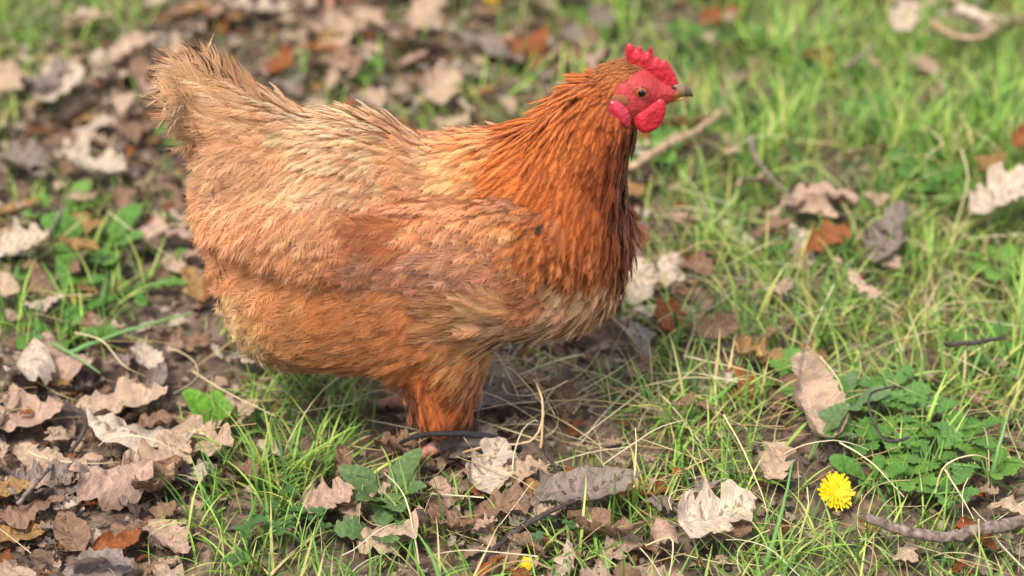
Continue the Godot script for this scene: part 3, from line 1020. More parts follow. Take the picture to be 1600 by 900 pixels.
func build_leaves() -> void:
	veins = [vein_image(1, 0.10, 0.22), vein_image(2, -0.16, 0.35), vein_image(3, 0.14, 0.12)]
	var tones := {"tan": [212, 180, 152], "pale": [230, 206, 182], "pink": [206, 170, 148], "brown": [160, 124, 98], "dark": [96, 76, 66], "grey": [158, 140, 128], "rust": [164, 96, 52], "gold": [182, 140, 88], "slate": [122, 108, 100]}
	var k := 0
	for t in tones:
		dead_tones[t] = leaf_paint("dead_leaf_" + t, Color8(tones[t][0], tones[t][1], tones[t][2]), 0.75, 0.16, k % 2)
		k += 1
	# 0-3 whole, 4-7 torn, 8-11 curled, 12-15 scraps
	var spec := [["beech", 0.7, 0.9, 0.10, 0.15], ["oak", 0.8, 0.7, 0.11, 0.1], ["maple", 0.7, 0.7, 0.12, 0.12], ["oval", 0.9, 1.0, 0.09, 0.1],
		["maple", 0.9, 0.8, 0.14, 0.25], ["beech", 0.8, -0.9, 0.12, 0.3], ["oak", -1.0, 0.7, 0.14, 0.25], ["maple", -0.9, 0.9, 0.15, 0.25],
		["beech", 1.6, 1.6, 0.10, 0.3], ["oval", -1.4, 1.8, 0.10, 0.3], ["maple", 1.2, -1.3, 0.14, 0.4], ["oak", 1.8, 1.2, 0.10, 0.2],
		["maple", 0.9, 0.9, 0.14, 0.9], ["beech", -0.9, 1.1, 0.12, 0.9], ["maple", 0.4, -0.8, 0.10, 0.95], ["oval", 1.0, 1.0, 0.12, 0.9]]
	for i in spec.size():
		var s: Array = spec[i]
		dead_shapes.append(leaf(s[0], 100 + i, s[1], s[2], s[3], s[4], 20, 8))
	# --- leaves that can be told apart in the picture
	dead_leaf(195, 655, 150, 10, 6, -8, 0, "tan", 0.012, "broad tan leaf on top of the litter pile below the hen's rump", 1.2)
	dead_leaf(228, 722, 200, 168, 5, 14, 5, "pale", 0.020, "largest pale torn leaf spread across the litter pile below the hen's rump", 0.9)
	dead_leaf(320, 735, 120, -30, 8, 12, 4, "tan", 0.012, "ragged tan leaf at the grass edge of the litter pile")
	dead_leaf(246, 622, 62, 60, 30, 20, 0, "grey", 0.010, "small upright pale grey leaf above the big torn leaf")
	dead_leaf(30, 682, 150, 8, 4, 6, 0, "pink", 0.008, "smooth pinkish brown leaf cut off by the picture edge beside the litter pile", 1.1)
	dead_leaf(45, 838, 130, 15, 4, -14, 5, "brown", 0.012, "brown saw-edged leaf lying flat at the bottom of the litter")
	dead_leaf(250, 765, 130, 40, 12, 16, 4, "tan", 0.010, "tan leaf with jagged edge below the largest pale torn leaf")
	dead_leaf(180, 800, 140, 200, 10, -10, 10, "pink", 0.010, "crumpled pinkish leaf near the bottom of the litter")
	dead_leaf(255, 800, 150, 250, 15, 20, 8, "brown", 0.012, "rolled brown leaf in shade near the bottom of the litter")
	dead_leaf(190, 886, 90, 20, 10, 20, 8, "rust", 0.010, "curled rust orange leaf at the very bottom of the litter")
	dead_leaf(75, 520, 70, 20, 6, 10, 5, "pale", 0.018, "narrow whitish leaf lying on weeds behind the hen", 0.6)
	dead_leaf(150, 295, 110, 150, 8, 8, 4, "pale", 0.012, "pale torn leaf in the litter level with the hen's rump")
	dead_leaf(98, 185, 95, 40, 18, 10, 2, "pale", 0.016, "pale pointed leaf standing out in the blurred litter behind the tail")
	dead_leaf(212, 135, 90, 25, 20, -15, 2, "tan", 0.014, "three-cornered tan leaf nearest the hen's tail tip")
	dead_leaf(100, 45, 120, 95, 22, 20, 9, "pink", 0.02, "long pinkish leaf standing on end in grass behind the tail", 0.7)
	dead_leaf(126, 440, 75, 170, 14, 12, 8, "gold", 0.020, "golden brown curled leaf in the weeds behind the hen")
	dead_leaf(38, 432, 100, 10, 10, 14, 12, "pale", 0.022, "crumbling whitish leaf beside the golden curled leaf")
	dead_leaf(25, 352, 90, 20, 10, -10, 3, "gold", 0.012, "dull golden leaf at the picture edge above the weeds")
	dead_leaf(265, 400, 130, 185, 6, 8, 6, "pink", 0.008, "long pinkish brown leaf just behind the hen's fluff")
	dead_leaf(400, 532, 130, -28, 16, -18, 5, "grey", 0.014, "large grey brown leaf tucked under the hen's rear fluff")
	dead_leaf(728, 730, 105, 6, 8, 40, 0, "slate", 0.018, "dark grey leaf leaning against the hen's leg", 1.2)
	dead_leaf(765, 772, 105, 60, 26, 24, 4, "pale", 0.014, "pale folded leaf standing in the straw before the hen's foot")
	dead_leaf(720, 745, 90, 200, 10, -10, 8, "dark", 0.010, "dark curled leaf behind the pale folded leaf")
	dead_leaf(815, 775, 80, 10, 20, 12, 12, "tan", 0.014, "ragged tan scrap right of the pale folded leaf")
	dead_leaf(918, 812, 175, 8, 6, 14, 3, "grey", 0.016, "big pitted grey brown leaf on the near ground", 0.9)
	dead_leaf(948, 862, 150, -25, 8, -16, 8, "brown", 0.010, "curled brown leaf under the big pitted grey leaf")
	dead_leaf(790, 828, 130, 12, 5, 8, 6, "brown", 0.006, "flat brown leaf beside the dark twig")
	dead_leaf(622, 740, 80, 160, 10, 10, 7, "brown", 0.010, "grey brown leaf in grass left of the pale folded leaf")
	dead_leaf(537, 778, 75, 85, 20, 25, 9, "brown", 0.016, "brown rolled leaf standing upright in near grass")
	dead_leaf(515, 832, 90, 20, 8, 12, 4, "pink", 0.010, "pinkish brown torn leaf under the rolled upright leaf")
	dead_leaf(708, 862, 75, 200, 15, 10, 4, "brown", 0.010, "brown leaf by the grey green weed on the near ground")
	dead_leaf(1255, 700, 175, 105, 34, 22, 8, "tan", 0.018, "big pale ribbed leaf standing over the yellow dandelion", 1.25)
	dead_leaf(1115, 862, 140, 20, 8, 16, 4, "pale", 0.018, "pale torn leaf at the bottom edge of the near grass")
	dead_leaf(1205, 775, 90, 70, 16, 12, 12, "tan", 0.012, "ragged tan leaf beside the dandelion's ribbed leaf")
	dead_leaf(1345, 525, 80, 135, 14, 10, 5, "tan", 0.026, "narrow tan leaf caught on top of the grass", 0.7)
	dead_leaf(1000, 592, 95, 100, 20, 20, 6, "grey", 0.012, "grey and tan leaf on end ahead of the hen's breast")
	dead_leaf(905, 548, 70, 20, 12, 10, 12, "tan", 0.008, "tan leaf with a bite just under the hen's breast")
	dead_leaf(842, 543, 50, 10, 10, 10, 14, "pale", 0.012, "small whitish scrap just below the hen's breast")
	dead_leaf(1085, 688, 80, 170, 8, 8, 6, "brown", 0.008, "brown leaf sunk in the near grass")
	dead_leaf(1560, 380, 120, 10, 16, 12, 7, "pale", 0.02, "pale grey crumpled leaf at the edge of the grass")
	dead_leaf(1388, 408, 75, 60, 18, 12, 10, "grey", 0.02, "grey tan folded leaf in the middle of the grass")
	dead_leaf(1265, 365, 150, 5, 8, -10, 6, "pink", 0.012, "long pinkish leaf half buried in the grass")
	dead_leaf(1590, 285, 80, 60, 20, 10, 8, "rust", 0.02, "rust coloured leaf at the edge of the lush grass")
	dead_leaf(1505, 112, 110, 160, 16, 16, 9, "pale", 0.026, "pale curled leaf on the lush grass by the forked twig")
	dead_leaf(1580, 10, 120, 170, 8, 8, 3, "rust", 0.02, "smooth orange brown leaf at the corner of the lush grass")
	dead_leaf(1408, 82, 80, 60, 20, 10, 12, "pale", 0.02, "ragged pale scrap below the forked twig")
	dead_leaf(1400, 14, 110, 10, 8, 8, 0, "tan", 0.014, "blurred tan leaf at the far edge of the lush grass")
	dead_leaf(1090, 4, 90, 20, 10, 10, 2, "tan", 0.014, "blurred tan leaf far above the hen's comb")
	dead_leaf(665, 55, 120, 70, 12, 12, 5, "tan", 0.014, "tall tan leaf beyond the hen's back")
	dead_leaf(760, 110, 130, 150, 10, 12, 0, "grey", 0.012, "grey brown leaf just above the hen's back")
	dead_leaf(690, 175, 90, 60, 14, 14, 4, "tan", 0.010, "pale brown leaf half hidden by the hen's back")
	dead_leaf(520, 70, 110, 10, 8, 10, 0, "tan", 0.012, "tan leaf in front of the other bird's pink foot")
	dead_leaf(505, 125, 90, 200, 10, 10, 3, "rust", 0.012, "orange brown leaf above the hen's rump")
	dead_leaf(400, 35, 120, 185, 8, 10, 1, "pale", 0.014, "pale lobed leaf beside the other bird's pink foot")
	dead_leaf(300, 55, 90, 20, 12, -10, 3, "gold", 0.018, "yellowish leaf above the hen's tail tip")
	dead_leaf(1100, 285, 70, 30, 15, 12, 8, "dark", 0.010, "dark leaf ahead of the hen's neck below the long stick")
	dead_leaf(1015, 240, 100, 70, 12, 10, 9, "tan", 0.012, "long tan leaf beside the long stick and the hen's wattle", 0.6)
	var shell := dead_leaf(575, 628, 95, 20, 18, -20, 8, "rust", 0.012, "shiny reddish brown curled leaf under the hen's belly", 1.1)
	var gloss := leaf_paint("wet_leaf", Color8(128, 66, 40), 0.25, 0.05, 1)
	shell.material_override = gloss
	# --- the rest of the litter
	rng.seed = 77
	var words := {"tan": "tan", "pale": "pale", "pink": "pinkish", "brown": "brown", "dark": "dark", "grey": "grey brown", "rust": "rust brown", "gold": "golden"}
	var pick := ["tan", "tan", "pale", "pink", "pink", "brown", "brown", "dark", "grey", "tan", "rust", "gold", "pale", "brown", "grey"]
	var single := 0
	var used := {}
	var bulk := {}
	var order := []
	for i in 11000:
		var x := rng.randf_range(-1.1, 1.1)
		var z := rng.randf_range(-1.75, 0.55)
		var q := map_of(x, z)
		var dens := plan(leaf_plan, q)
		if rng.randf() > pow(dens, 1.35) * 0.62: continue
		var big := rng.randf()
		var l := rng.randf_range(0.016, 0.038) if big < 0.6 else rng.randf_range(0.035, 0.070)
		if dens < 0.35: l *= 0.75
		var s := rng.randi_range(12, 15) if big < 0.45 else rng.randi_range(0, 11)
		var g := plan(grass_plan, q)
		order.append([l, x, z, s, pick[rng.randi() % pick.size()], rng.randf() * TAU, rng.randfn(0, 0.22), rng.randfn(0, 0.28), rng.randf_range(0.0, 0.005 + 0.014 * dens + 0.022 * g), q])
	order.sort_custom(func(a, b): return a[0] > b[0])
	for e in order:
		var p := Vector3(e[1], height(e[1], e[2]), e[2])
		var under: bool = e[9].x > 560 and e[9].x < 800 and e[9].y > 560 and e[9].y < 700
		var t := rest(dead_shapes[e[3]], leaf_basis(e[5], e[6] * (0.3 if under else 1.0), e[7] * (0.3 if under else 1.0), e[0], rng.randf_range(0.8, 1.15)), p, e[8] * (0.2 if under else 1.0))
		if single < 235 and in_frame(e[9]):
			single += 1
			var o := MeshInstance3D.new()
			o.name = numbered("dead_leaf")
			o.mesh = dead_shapes[e[3]]
			o.material_override = dead_tones[e[4]]
			o.transform = t
			add_child(o)
			var how: String = ["whole", "torn", "curled", "ragged"][e[3] / 4]
			var spot := where_words(e[9])
			var size_: String = "large" if e[0] > 0.058 else ("middling" if e[0] > 0.046 else "small")
			var label := "%s %s %s leaf %s" % [size_, words[e[4]], how, spot]
			if used.has(label): label = "somewhat smaller " + label
			used[label] = true
			tag(o, label, "dead leaf", "dead leaves strewn over grass and soil")
		else:
			var key: String = "%d" % e[3]
			if not bulk.has(key): bulk[key] = [[], []]
			bulk[key][0].append(t)
			var c: Color = dead_tones[e[4]].albedo_color.srgb_to_linear()
			var lum := rng.randf_range(0.8, 1.1)
			bulk[key][1].append(Color(c.r * lum, c.g * lum, c.b * lum))
	# fragments and crumbs
	for i in 34000:
		var x := rng.randf_range(-0.95, 0.95)
		var z := rng.randf_range(-1.5, 0.45)
		var q := map_of(x, z)
		if rng.randf() > 0.08 + plan(leaf_plan, q) * 0.8: continue
		var s := rng.randi_range(12, 15)
		var key := "%d" % s
		if not bulk.has(key): bulk[key] = [[], []]
		var l := rng.randf_range(0.005, 0.022)
		var c: Color = dead_tones[pick[rng.randi() % pick.size()]].albedo_color.srgb_to_linear()
		var lum := rng.randf_range(0.6, 1.05)
		bulk[key][0].append(Transform3D(leaf_basis(rng.randf() * TAU, rng.randfn(0, 0.4), rng.randfn(0, 0.4), l, rng.randf_range(0.7, 1.3)), Vector3(x, height(x, z) + rng.randf_range(0.0, 0.006), z)))
		bulk[key][1].append(Color(c.r * lum, c.g * lum, c.b * lum))
	var litter := thing("leaf_litter", Vector3.ZERO, "small dead leaves and leaf crumbs covering the soil", "leaf litter")
	litter.set_meta("kind", "stuff")
	var bulk_paint := leaf_paint("leaf_crumbs", Color(1, 1, 1), 0.8, 0.14, 0, true)
	for key in bulk: many("scraps", dead_shapes[int(key)], bulk_paint, bulk[key][0], bulk[key][1], litter)

func blade(seed_: int, bend: float, wid: float) -> ArrayMesh:
	rng.seed = seed_
	var v := PackedVector3Array()
	var n := PackedVector3Array()
	var idx := PackedInt32Array()
	var p := Vector3.ZERO
	var a := rng.randf_range(0.0, 0.25)
	var yaw := 0.0
	var twist := rng.randf_range(-0.5, 0.5)
	for i in 7:
		var t := i / 6.0
		var d := Vector3(sin(a) * cos(yaw), cos(a), sin(a) * sin(yaw))
		var side := Vector3(-sin(yaw + twist * t), 0, cos(yaw + twist * t))
		var w := wid * 0.5 * (1.0 - pow(t, 2.2)) * (0.75 + 0.25 * minf(1.0, t * 4.0))
		var up := side.cross(d).normalized()
		v.append_array([p - side * w + up * w * 0.25, p, p + side * w + up * w * 0.25])
		n.append_array([(up + side * 0.3).normalized(), up, (up - side * 0.3).normalized()])
		p += d / 6.0
		a += bend / 6.0 * (0.5 + t)
		yaw += rng.randf_range(-0.12, 0.12)
	for i in 6:
		for k in 2:
			var b := i * 3 + k
			idx.append_array([b, b + 3, b + 1, b + 1, b + 3, b + 4])
	return to_mesh(v, n, idx)

func build_grass() -> void:
	var shapes := []
	for i in 8: shapes.append(blade(30 + i, [0.3, 0.7, 1.1, 1.5, 0.5, 1.9, 0.9, 1.3][i], [0.035, 0.03, 0.04, 0.03, 0.045, 0.03, 0.055, 0.04][i]))
	var where := []
	var tint := []
	for i in 8:
		where.append([])
		tint.append([])
	var clump := FastNoiseLite.new()
	clump.seed = 8
	clump.frequency = 9.0
	clump.fractal_octaves = 2
	rng.seed = 21
	var greens := [[118, 158, 56], [140, 178, 70], [94, 136, 50], [158, 188, 84], [106, 146, 68], [174, 186, 94], [82, 122, 56]]
	for i in 330000:
		var x := rng.randf_range(-1.15, 1.15)
		var z := rng.randf_range(-1.8, 0.6)
		var q := map_of(x, z)
		var g := plan(grass_plan, q)
		var c := clump.get_noise_2d(x, z)
		if rng.randf() > clampf(pow(g, 1.5) * 0.48 * (1.0 + 1.5 * c), 0.0, 1.0): continue
		if q.x > 590 and q.x < 800 and q.y > 540 and q.y < 690 and rng.randf() < 0.8: continue
		var s := rng.randi() % 8
		var l := rng.randf_range(0.022, 0.066) * (0.75 + 0.5 * g) * (1.0 + 0.4 * c)
		if q.x > 560 and q.x < 1010 and q.y > 480 and q.y < 760: l *= 0.6
		var wid := rng.randf_range(0.7, 1.25)
		var lean := rng.randfn(0, 0.6)
		var b := Basis(Vector3.UP, rng.randf() * TAU) * Basis(Vector3.BACK, -absf(lean)) * Basis.from_scale(Vector3(l, l, l * wid))
		where[s].append(Transform3D(b, Vector3(x, height(x, z) - 0.003, z)))
		var e: Array = greens[rng.randi() % greens.size()]
		var r := rng.randf()
		var col := rgb(e[0], e[1], e[2])
		var dry := 0.10 + 0.14 * smoothstep(320.0, 420.0, q.y) * smoothstep(950.0, 1050.0, q.x) * smoothstep(760.0, 620.0, q.y)
		if r < dry * 0.45: col = rgb(196, 178, 122)
		elif r < dry: col = rgb(176, 172, 92)
		var lum := rng.randf_range(0.75, 1.15)
		tint[s].append(Color(col.r * lum, col.g * lum, col.b * lum))
	# sparser turf farther out
	for i in 90000:
		var a := rng.randf() * TAU
		var d := 1.1 + 5.4 * pow(rng.randf(), 0.75)
		var x := cos(a) * d
		var z := sin(a) * d - 0.5
		if absf(x) < 1.15 and z > -1.8 and z < 0.6: continue
		var s := rng.randi() % 8
		var l := rng.randf_range(0.04, 0.09)
		where[s].append(Transform3D(Basis(Vector3.UP, rng.randf() * TAU) * Basis(Vector3.BACK, -absf(rng.randfn(0, 0.35))) * Basis.from_scale(Vector3(l, l, l * (1.2 + 0.4 * d))), Vector3(x, height(x, z) - 0.003, z)))
		var e: Array = greens[rng.randi() % greens.size()]
		tint[s].append(rgb(e[0], e[1], e[2]))
	var m := paint("grass_blade", Color(1, 1, 1), 0.55, true, 0.35, 0.45)
	var turf := thing("grass", Vector3.ZERO, "green grass growing through the dead leaves", "grass")
	turf.set_meta("kind", "stuff")
	for i in 8: many("blades", shapes[i], m, where[i], tint[i], turf)
	# dry straw: long thin pale stems lying criss-cross
	var straw := []
	for i in 5: straw.append(stalk(60 + i, [0.1, 0.35, 0.6, 1.0, 2.0][i]))
	var sw := [[], [], [], [], []]
	var st := [[], [], [], [], []]
	for i in 12000:
		var x := rng.randf_range(-1.0, 1.0)
		var z := rng.randf_range(-1.6, 0.5)
		var q := map_of(x, z)
		var dens := 0.16 + 0.75 * exp(-pow((q.x - 860.0) / 170.0, 2.0) - pow((q.y - 690.0) / 110.0, 2.0)) + 0.30 * smoothstep(900.0, 1050.0, q.x) * smoothstep(300.0, 400.0, q.y)
		if q.x < 380: dens = 0.10
		if rng.randf() > dens: continue
		var s := rng.randi() % 5
		var l := rng.randf_range(0.03, 0.11)
		var b := Basis(Vector3.UP, rng.randf() * TAU) * Basis(Vector3.BACK, rng.randfn(0.0, 0.22)) * Basis(Vector3.RIGHT, rng.randf() * TAU)
		sw[s].append(Transform3D(b * Basis.from_scale(Vector3(l, l, l)), Vector3(x, height(x, z) + rng.randf_range(0.004, 0.028), z)))
		var e: Array = [[214, 196, 150], [196, 172, 122], [176, 146, 104], [222, 208, 170]][rng.randi() % 4]
		st[s].append(rgb(e[0], e[1], e[2]))
	var hay := thing("dry_straw", Vector3.ZERO, "thin dry straw strewn over grass and soil", "straw")
	hay.set_meta("kind", "stuff")
	var sm := paint("straw", Color(1, 1, 1), 0.7, true, 0.1)
	for i in 5: many("stems", straw[i], sm, sw[i], st[i], hay)
	# soil crumbs
	var lump := []
	for i in 3: lump.append(clod(90 + i))
	var cw := [[], [], []]
	var ct := [[], [], []]
	for i in 9000:
		var x := rng.randf_range(-0.9, 0.9)
		var z := rng.randf_range(-1.3, 0.42)
		var q := map_of(x, z)
		var bare := exp(-pow((q.x - 310.0) / 120.0, 2.0) - pow((q.y - 520.0) / 70.0, 2.0)) + 0.8 * exp(-pow((q.x - 860.0) / 130.0, 2.0) - pow((q.y - 590.0) / 70.0, 2.0))
		if rng.randf() > 0.14 + 0.8 * bare: continue
		var s := rng.randi() % 3
		var l := rng.randf_range(0.0012, 0.0045) * (1.8 if rng.randf() < 0.06 else 1.0)
		cw[s].append(Transform3D(Basis.from_euler(Vector3(rng.randf() * TAU, rng.randf() * TAU, rng.randf() * TAU)).scaled(Vector3.ONE * l), Vector3(x, height(x, z) - 0.002, z)))
		var e: Array = [[92, 74, 62], [118, 98, 84], [70, 56, 48], [150, 132, 118]][rng.randi() % 4]
		ct[s].append(rgb(e[0], e[1], e[2]))
	var crumbs := thing("soil_crumbs", Vector3.ZERO, "brown crumbs of soil scattered on bare patches", "soil")
	crumbs.set_meta("kind", "stuff")
	var cm := paint("soil_crumb", Color(1, 1, 1), 0.95, true)
	for i in 3: many("crumbs", lump[i], cm, cw[i], ct[i], crumbs)

func stalk(seed_: int, bend: float) -> ArrayMesh:
	rng.seed = seed_
	var pts := PackedVector3Array()
	var rad := PackedFloat32Array()
	var p := Vector3(-0.5, 0, 0)
	var a := -bend * 0.5
	for i in 9:
		pts.append(p)
		rad.append(0.0065 * (1.0 - 0.06 * i))
		p += Vector3(cos(a), sin(a) * 0.35, sin(a)) / 8.0
		a += bend / 8.0 + rng.randf_range(-0.15, 0.15)
	return tube(pts, rad, 4)

func clod(seed_: int) -> ArrayMesh:
	var m := ball(1.0, Vector3(1, 0.75, 0.9), 8)
	var a := m.surface_get_arrays(0)
	var v: PackedVector3Array = a[Mesh.ARRAY_VERTEX]
	var n := FastNoiseLite.new()
	n.seed = seed_
	n.frequency = 0.7
	for i in v.size(): v[i] *= 1.0 + 0.7 * n.get_noise_3dv(v[i])
	return to_mesh(v, soft_normals(v, a[Mesh.ARRAY_INDEX]), a[Mesh.ARRAY_INDEX])

# a line of plan points [u, v, height] as a real stem
func strand(called: String, pts: Array, r0: float, r1: float, m: Material, label: String, category: String, group := "", sides := 7, knots := 0.0) -> MeshInstance3D:
	var ctl := PackedVector3Array()
	for e in pts:
		var p := on_ground(e[0], e[1])
		# the plan place is where it shows; lift it along the line of sight's foot
		var h: float = e[2]
		var d := (eye_at - p).normalized()
		ctl.append(p + d * (h / d.y))
	var curve := Curve3D.new()
	for i in ctl.size():
		var tan_ := (ctl[mini(i + 1, ctl.size() - 1)] - ctl[maxi(i - 1, 0)]) / 6.0
		curve.add_point(ctl[i], -tan_, tan_)
	var n := maxi(8, int(curve.get_baked_length() / 0.006))
	var base := ctl[0]
	base.y = height(base.x, base.z)
	var p2 := PackedVector3Array()
	var rad := PackedFloat32Array()
	for i in n + 1:
		var t := i / float(n)
		p2.append(curve.sample_baked(t * curve.get_baked_length(), true) - base + Vector3(rng.randfn(0, 1), rng.randfn(0, 1), rng.randfn(0, 1)) * r0 * 0.12)
		rad.append(lerpf(r0, r1, t) * (1.0 + knots * (rng.randf_range(-0.15, 0.15) + (0.5 if rng.randf() < 0.06 else 0.0))))
	var o := MeshInstance3D.new()
	o.name = numbered(called)
	o.mesh = tube(p2, rad, sides)
	o.material_override = m
	o.position = base
	add_child(o)
	tag(o, label, category, group)
	return o

func bark(key: String, col: Color) -> StandardMaterial3D:
	if mats.has(key): return mats[key]
	var m := paint(key, col, 0.85)
	var t := NoiseTexture2D.new()
	t.width = 256
	t.height = 256
	t.seamless = true
	t.noise = FastNoiseLite.new()
	t.noise.frequency = 0.03
	t.noise.fractal_octaves = 5
	var g := Gradient.new()
	g.offsets = [0.2, 0.5, 0.8]
	g.colors = [Color(0.45, 0.42, 0.40), Color(0.8, 0.78, 0.76), Color(1, 1, 1)]
	t.color_ramp = g
	m.albedo_texture = t
	m.uv1_triplanar = true
	m.uv1_scale = Vector3(18, 18, 18)
	return m

var weed_shapes := {}
func weed(called: String, px: float, py: float, count: int, len_px: float, shape: String, col: Color, rise: float, label: String, group: String, seed_: int, stem := 0.0, facing := -1.0) -> Node3D:
	var p := on_ground(px, py)
	var o := thing(called, p, label, "weed", group)
	rng.seed = seed_
	if not weed_shapes.has(shape):
		weed_shapes[shape] = [leaf(shape, 300, -0.9, 0.35, 0.05, 0.0, 20, 6), leaf(shape, 301, -0.5, 0.5, 0.07, 0.0, 20, 6), leaf(shape, 302, -1.2, 0.3, 0.05, 0.0, 20, 6)]
	var l := len_px * PX * (p - eye_at).length() / DIST
	var green := leaf_paint("weed_%d_%d_%d" % [int(col.r * 255), int(col.g * 255), int(col.b * 255)], col, 0.5, 0.3, 2)
	for i in count:
		var ll := l * rng.randf_range(0.7, 1.15)
		var a := TAU * (i + rng.randf_range(-0.3, 0.3)) / count
		if facing >= 0.0: a = deg_to_rad(facing) + (i - count * 0.5) * 0.7
		var tilt := rise * rng.randf_range(0.6, 1.3)
		var s := stem * rng.randf_range(0.6, 1.3)
		var dir := Vector3(cos(a), 0, -sin(a))
		var foot := dir * s * 0.6 + Vector3(0, s, 0)
		var b := Basis(Vector3.UP, a) * Basis(Vector3.BACK, tilt) * Basis(Vector3.RIGHT, rng.randfn(0, 0.2)) * Basis.from_scale(Vector3(ll, ll, ll))
		var lf := part("leaf", weed_shapes[shape][i % 3], green, o, Transform3D(b, foot + b * Vector3(0.5, 0, 0) + Vector3(0, 0.006, 0)))
		if stem > 0.0:
			part("leaf_stalk", tube([Vector3.ZERO, foot * 0.5 + Vector3(0, s * 0.12, 0), foot + Vector3(0, 0.006, 0)], [0.0011, 0.0009, 0.0008], 5), paint("weed_stalk", Color8(120, 150, 80), 0.6), o)
	return o

func trefoil(px: float, py: float, count: int, len_px: float, col: Color, label: String, seed_: int) -> void:
	var p := on_ground(px, py)
	var o := thing("clover", p, label, "weed", "clover plants")
	rng.seed = seed_
	if not weed_shapes.has("round"):
		weed_shapes["round"] = [leaf("round", 310, -0.4, 0.5, 0.04, 0.0, 12, 6), leaf("round", 311, -0.2, 0.7, 0.05, 0.0, 12, 6), leaf("round", 312, -0.5, 0.4, 0.05, 0.0, 12, 6)]
	var l := len_px * PX * (p - eye_at).length() / DIST
	var green := leaf_paint("weed_%d_%d_%d" % [int(col.r * 255), int(col.g * 255), int(col.b * 255)], col, 0.5, 0.3, 2)
	for i in count:
		var a := rng.randf() * TAU
		var d := rng.randf_range(0.2, 1.8) * l
		var top := Vector3(cos(a) * d, rng.randf_range(0.012, 0.035), sin(a) * d)
		var stem := part("leaf_stalk", tube([Vector3.ZERO, Vector3(top.x * 0.3, top.y * 0.6, top.z * 0.3), top], [0.0009, 0.0008, 0.0007], 5), paint("weed_stalk", Color8(120, 150, 80), 0.6), o)
		var turn := rng.randf() * TAU
		for k in 3:
			var b := Basis(Vector3.UP, turn + TAU * k / 3.0) * Basis(Vector3.BACK, rng.randf_range(-0.1, 0.5)) * Basis.from_scale(Vector3(l, l, l) * 0.55)
			part("leaflet", weed_shapes["round"][k], green, stem, Transform3D(b, top + b * Vector3(0.5, 0, 0)))

func dandelion(px: float, py: float, size_px: float, rise: float, tip: Vector3, label: String, seed_: int) -> void:
	var p := on_ground(px, py)
	var r := size_px * 0.5 * PX * (p - eye_at).length() / DIST
	var o := thing("dandelion", p, label, "flower", "dandelion flowers")
	rng.seed = seed_
	var top := Vector3(0, rise, 0)
	part("stem", tube([Vector3(0, -0.003, -0.004), Vector3(0, rise * 0.5, -0.003), top], [0.0016, 0.0015, 0.0018], 7), paint("dandelion_stem", Color8(150, 160, 96), 0.6), o)
	var z := tip.normalized()
	var x := Vector3.UP.cross(z).normalized()
	var head := Basis(x, z.cross(x), z)
	part("bracts", loft([[Vector3(0, 0, 0), 0.002, 0.002], [Vector3(0.004, 0, 0), r * 0.4, r * 0.4], [Vector3(0.009, 0, 0), r * 0.45, r * 0.45]]), paint("bract", Color8(104, 130, 66), 0.6), o, Transform3D(Basis(z, x, z.cross(x)), top - z * 0.011))
	for layer in 4:
		var v := PackedVector3Array()
		var n := PackedVector3Array()
		var c := PackedColorArray()
		var idx := PackedInt32Array()
		var cnt: int = [46, 40, 34, 20][layer]
		for i in cnt:
			var a := TAU * (i + rng.randf_range(-0.4, 0.4)) / cnt
			var open: float = [0.25, 0.65, 1.0, 1.35][layer] + rng.randf_range(-0.14, 0.18)
			var l: float = r * [1.0, 0.82, 0.6, 0.5][layer] * rng.randf_range(0.85, 1.1)
			var w := r * 0.075
			var d := Vector3(cos(a), sin(a), 0)
			var s := Vector3(-sin(a), cos(a), 0)
			var tw := s * cos(0.4) + Vector3(0, 0, 1) * sin(rng.randf_range(-0.5, 0.5))
			var tone := rng.randf_range(0.82, 1.0)
			var b := v.size()
			for k in 4:
				var t := k / 3.0
				var q := d * (l * t * cos(open * (1.0 - 0.35 * t)) + r * 0.03) + Vector3(0, 0, l * t * sin(open * (1.0 - 0.35 * t)))
				var ww := w * (0.55 + 0.6 * t) * (1.0 if k < 3 else 0.75)
				for e in [-1.0, 1.0]:
					v.append(q + tw.normalized() * ww * e)
					n.append((Vector3(0, 0, 1) - d * 0.3).normalized())
					c.append(Color(tone, tone, tone))
			for k in 3: idx.append_array([b + k * 2, b + k * 2 + 1, b + k * 2 + 2, b + k * 2 + 1, b + k * 2 + 3, b + k * 2 + 2])
		part("petals", to_mesh(v, n, idx, c), paint("dandelion_yellow", Color8(252, 216, 20), 0.6, true, 0.25), o, Transform3D(head, top))

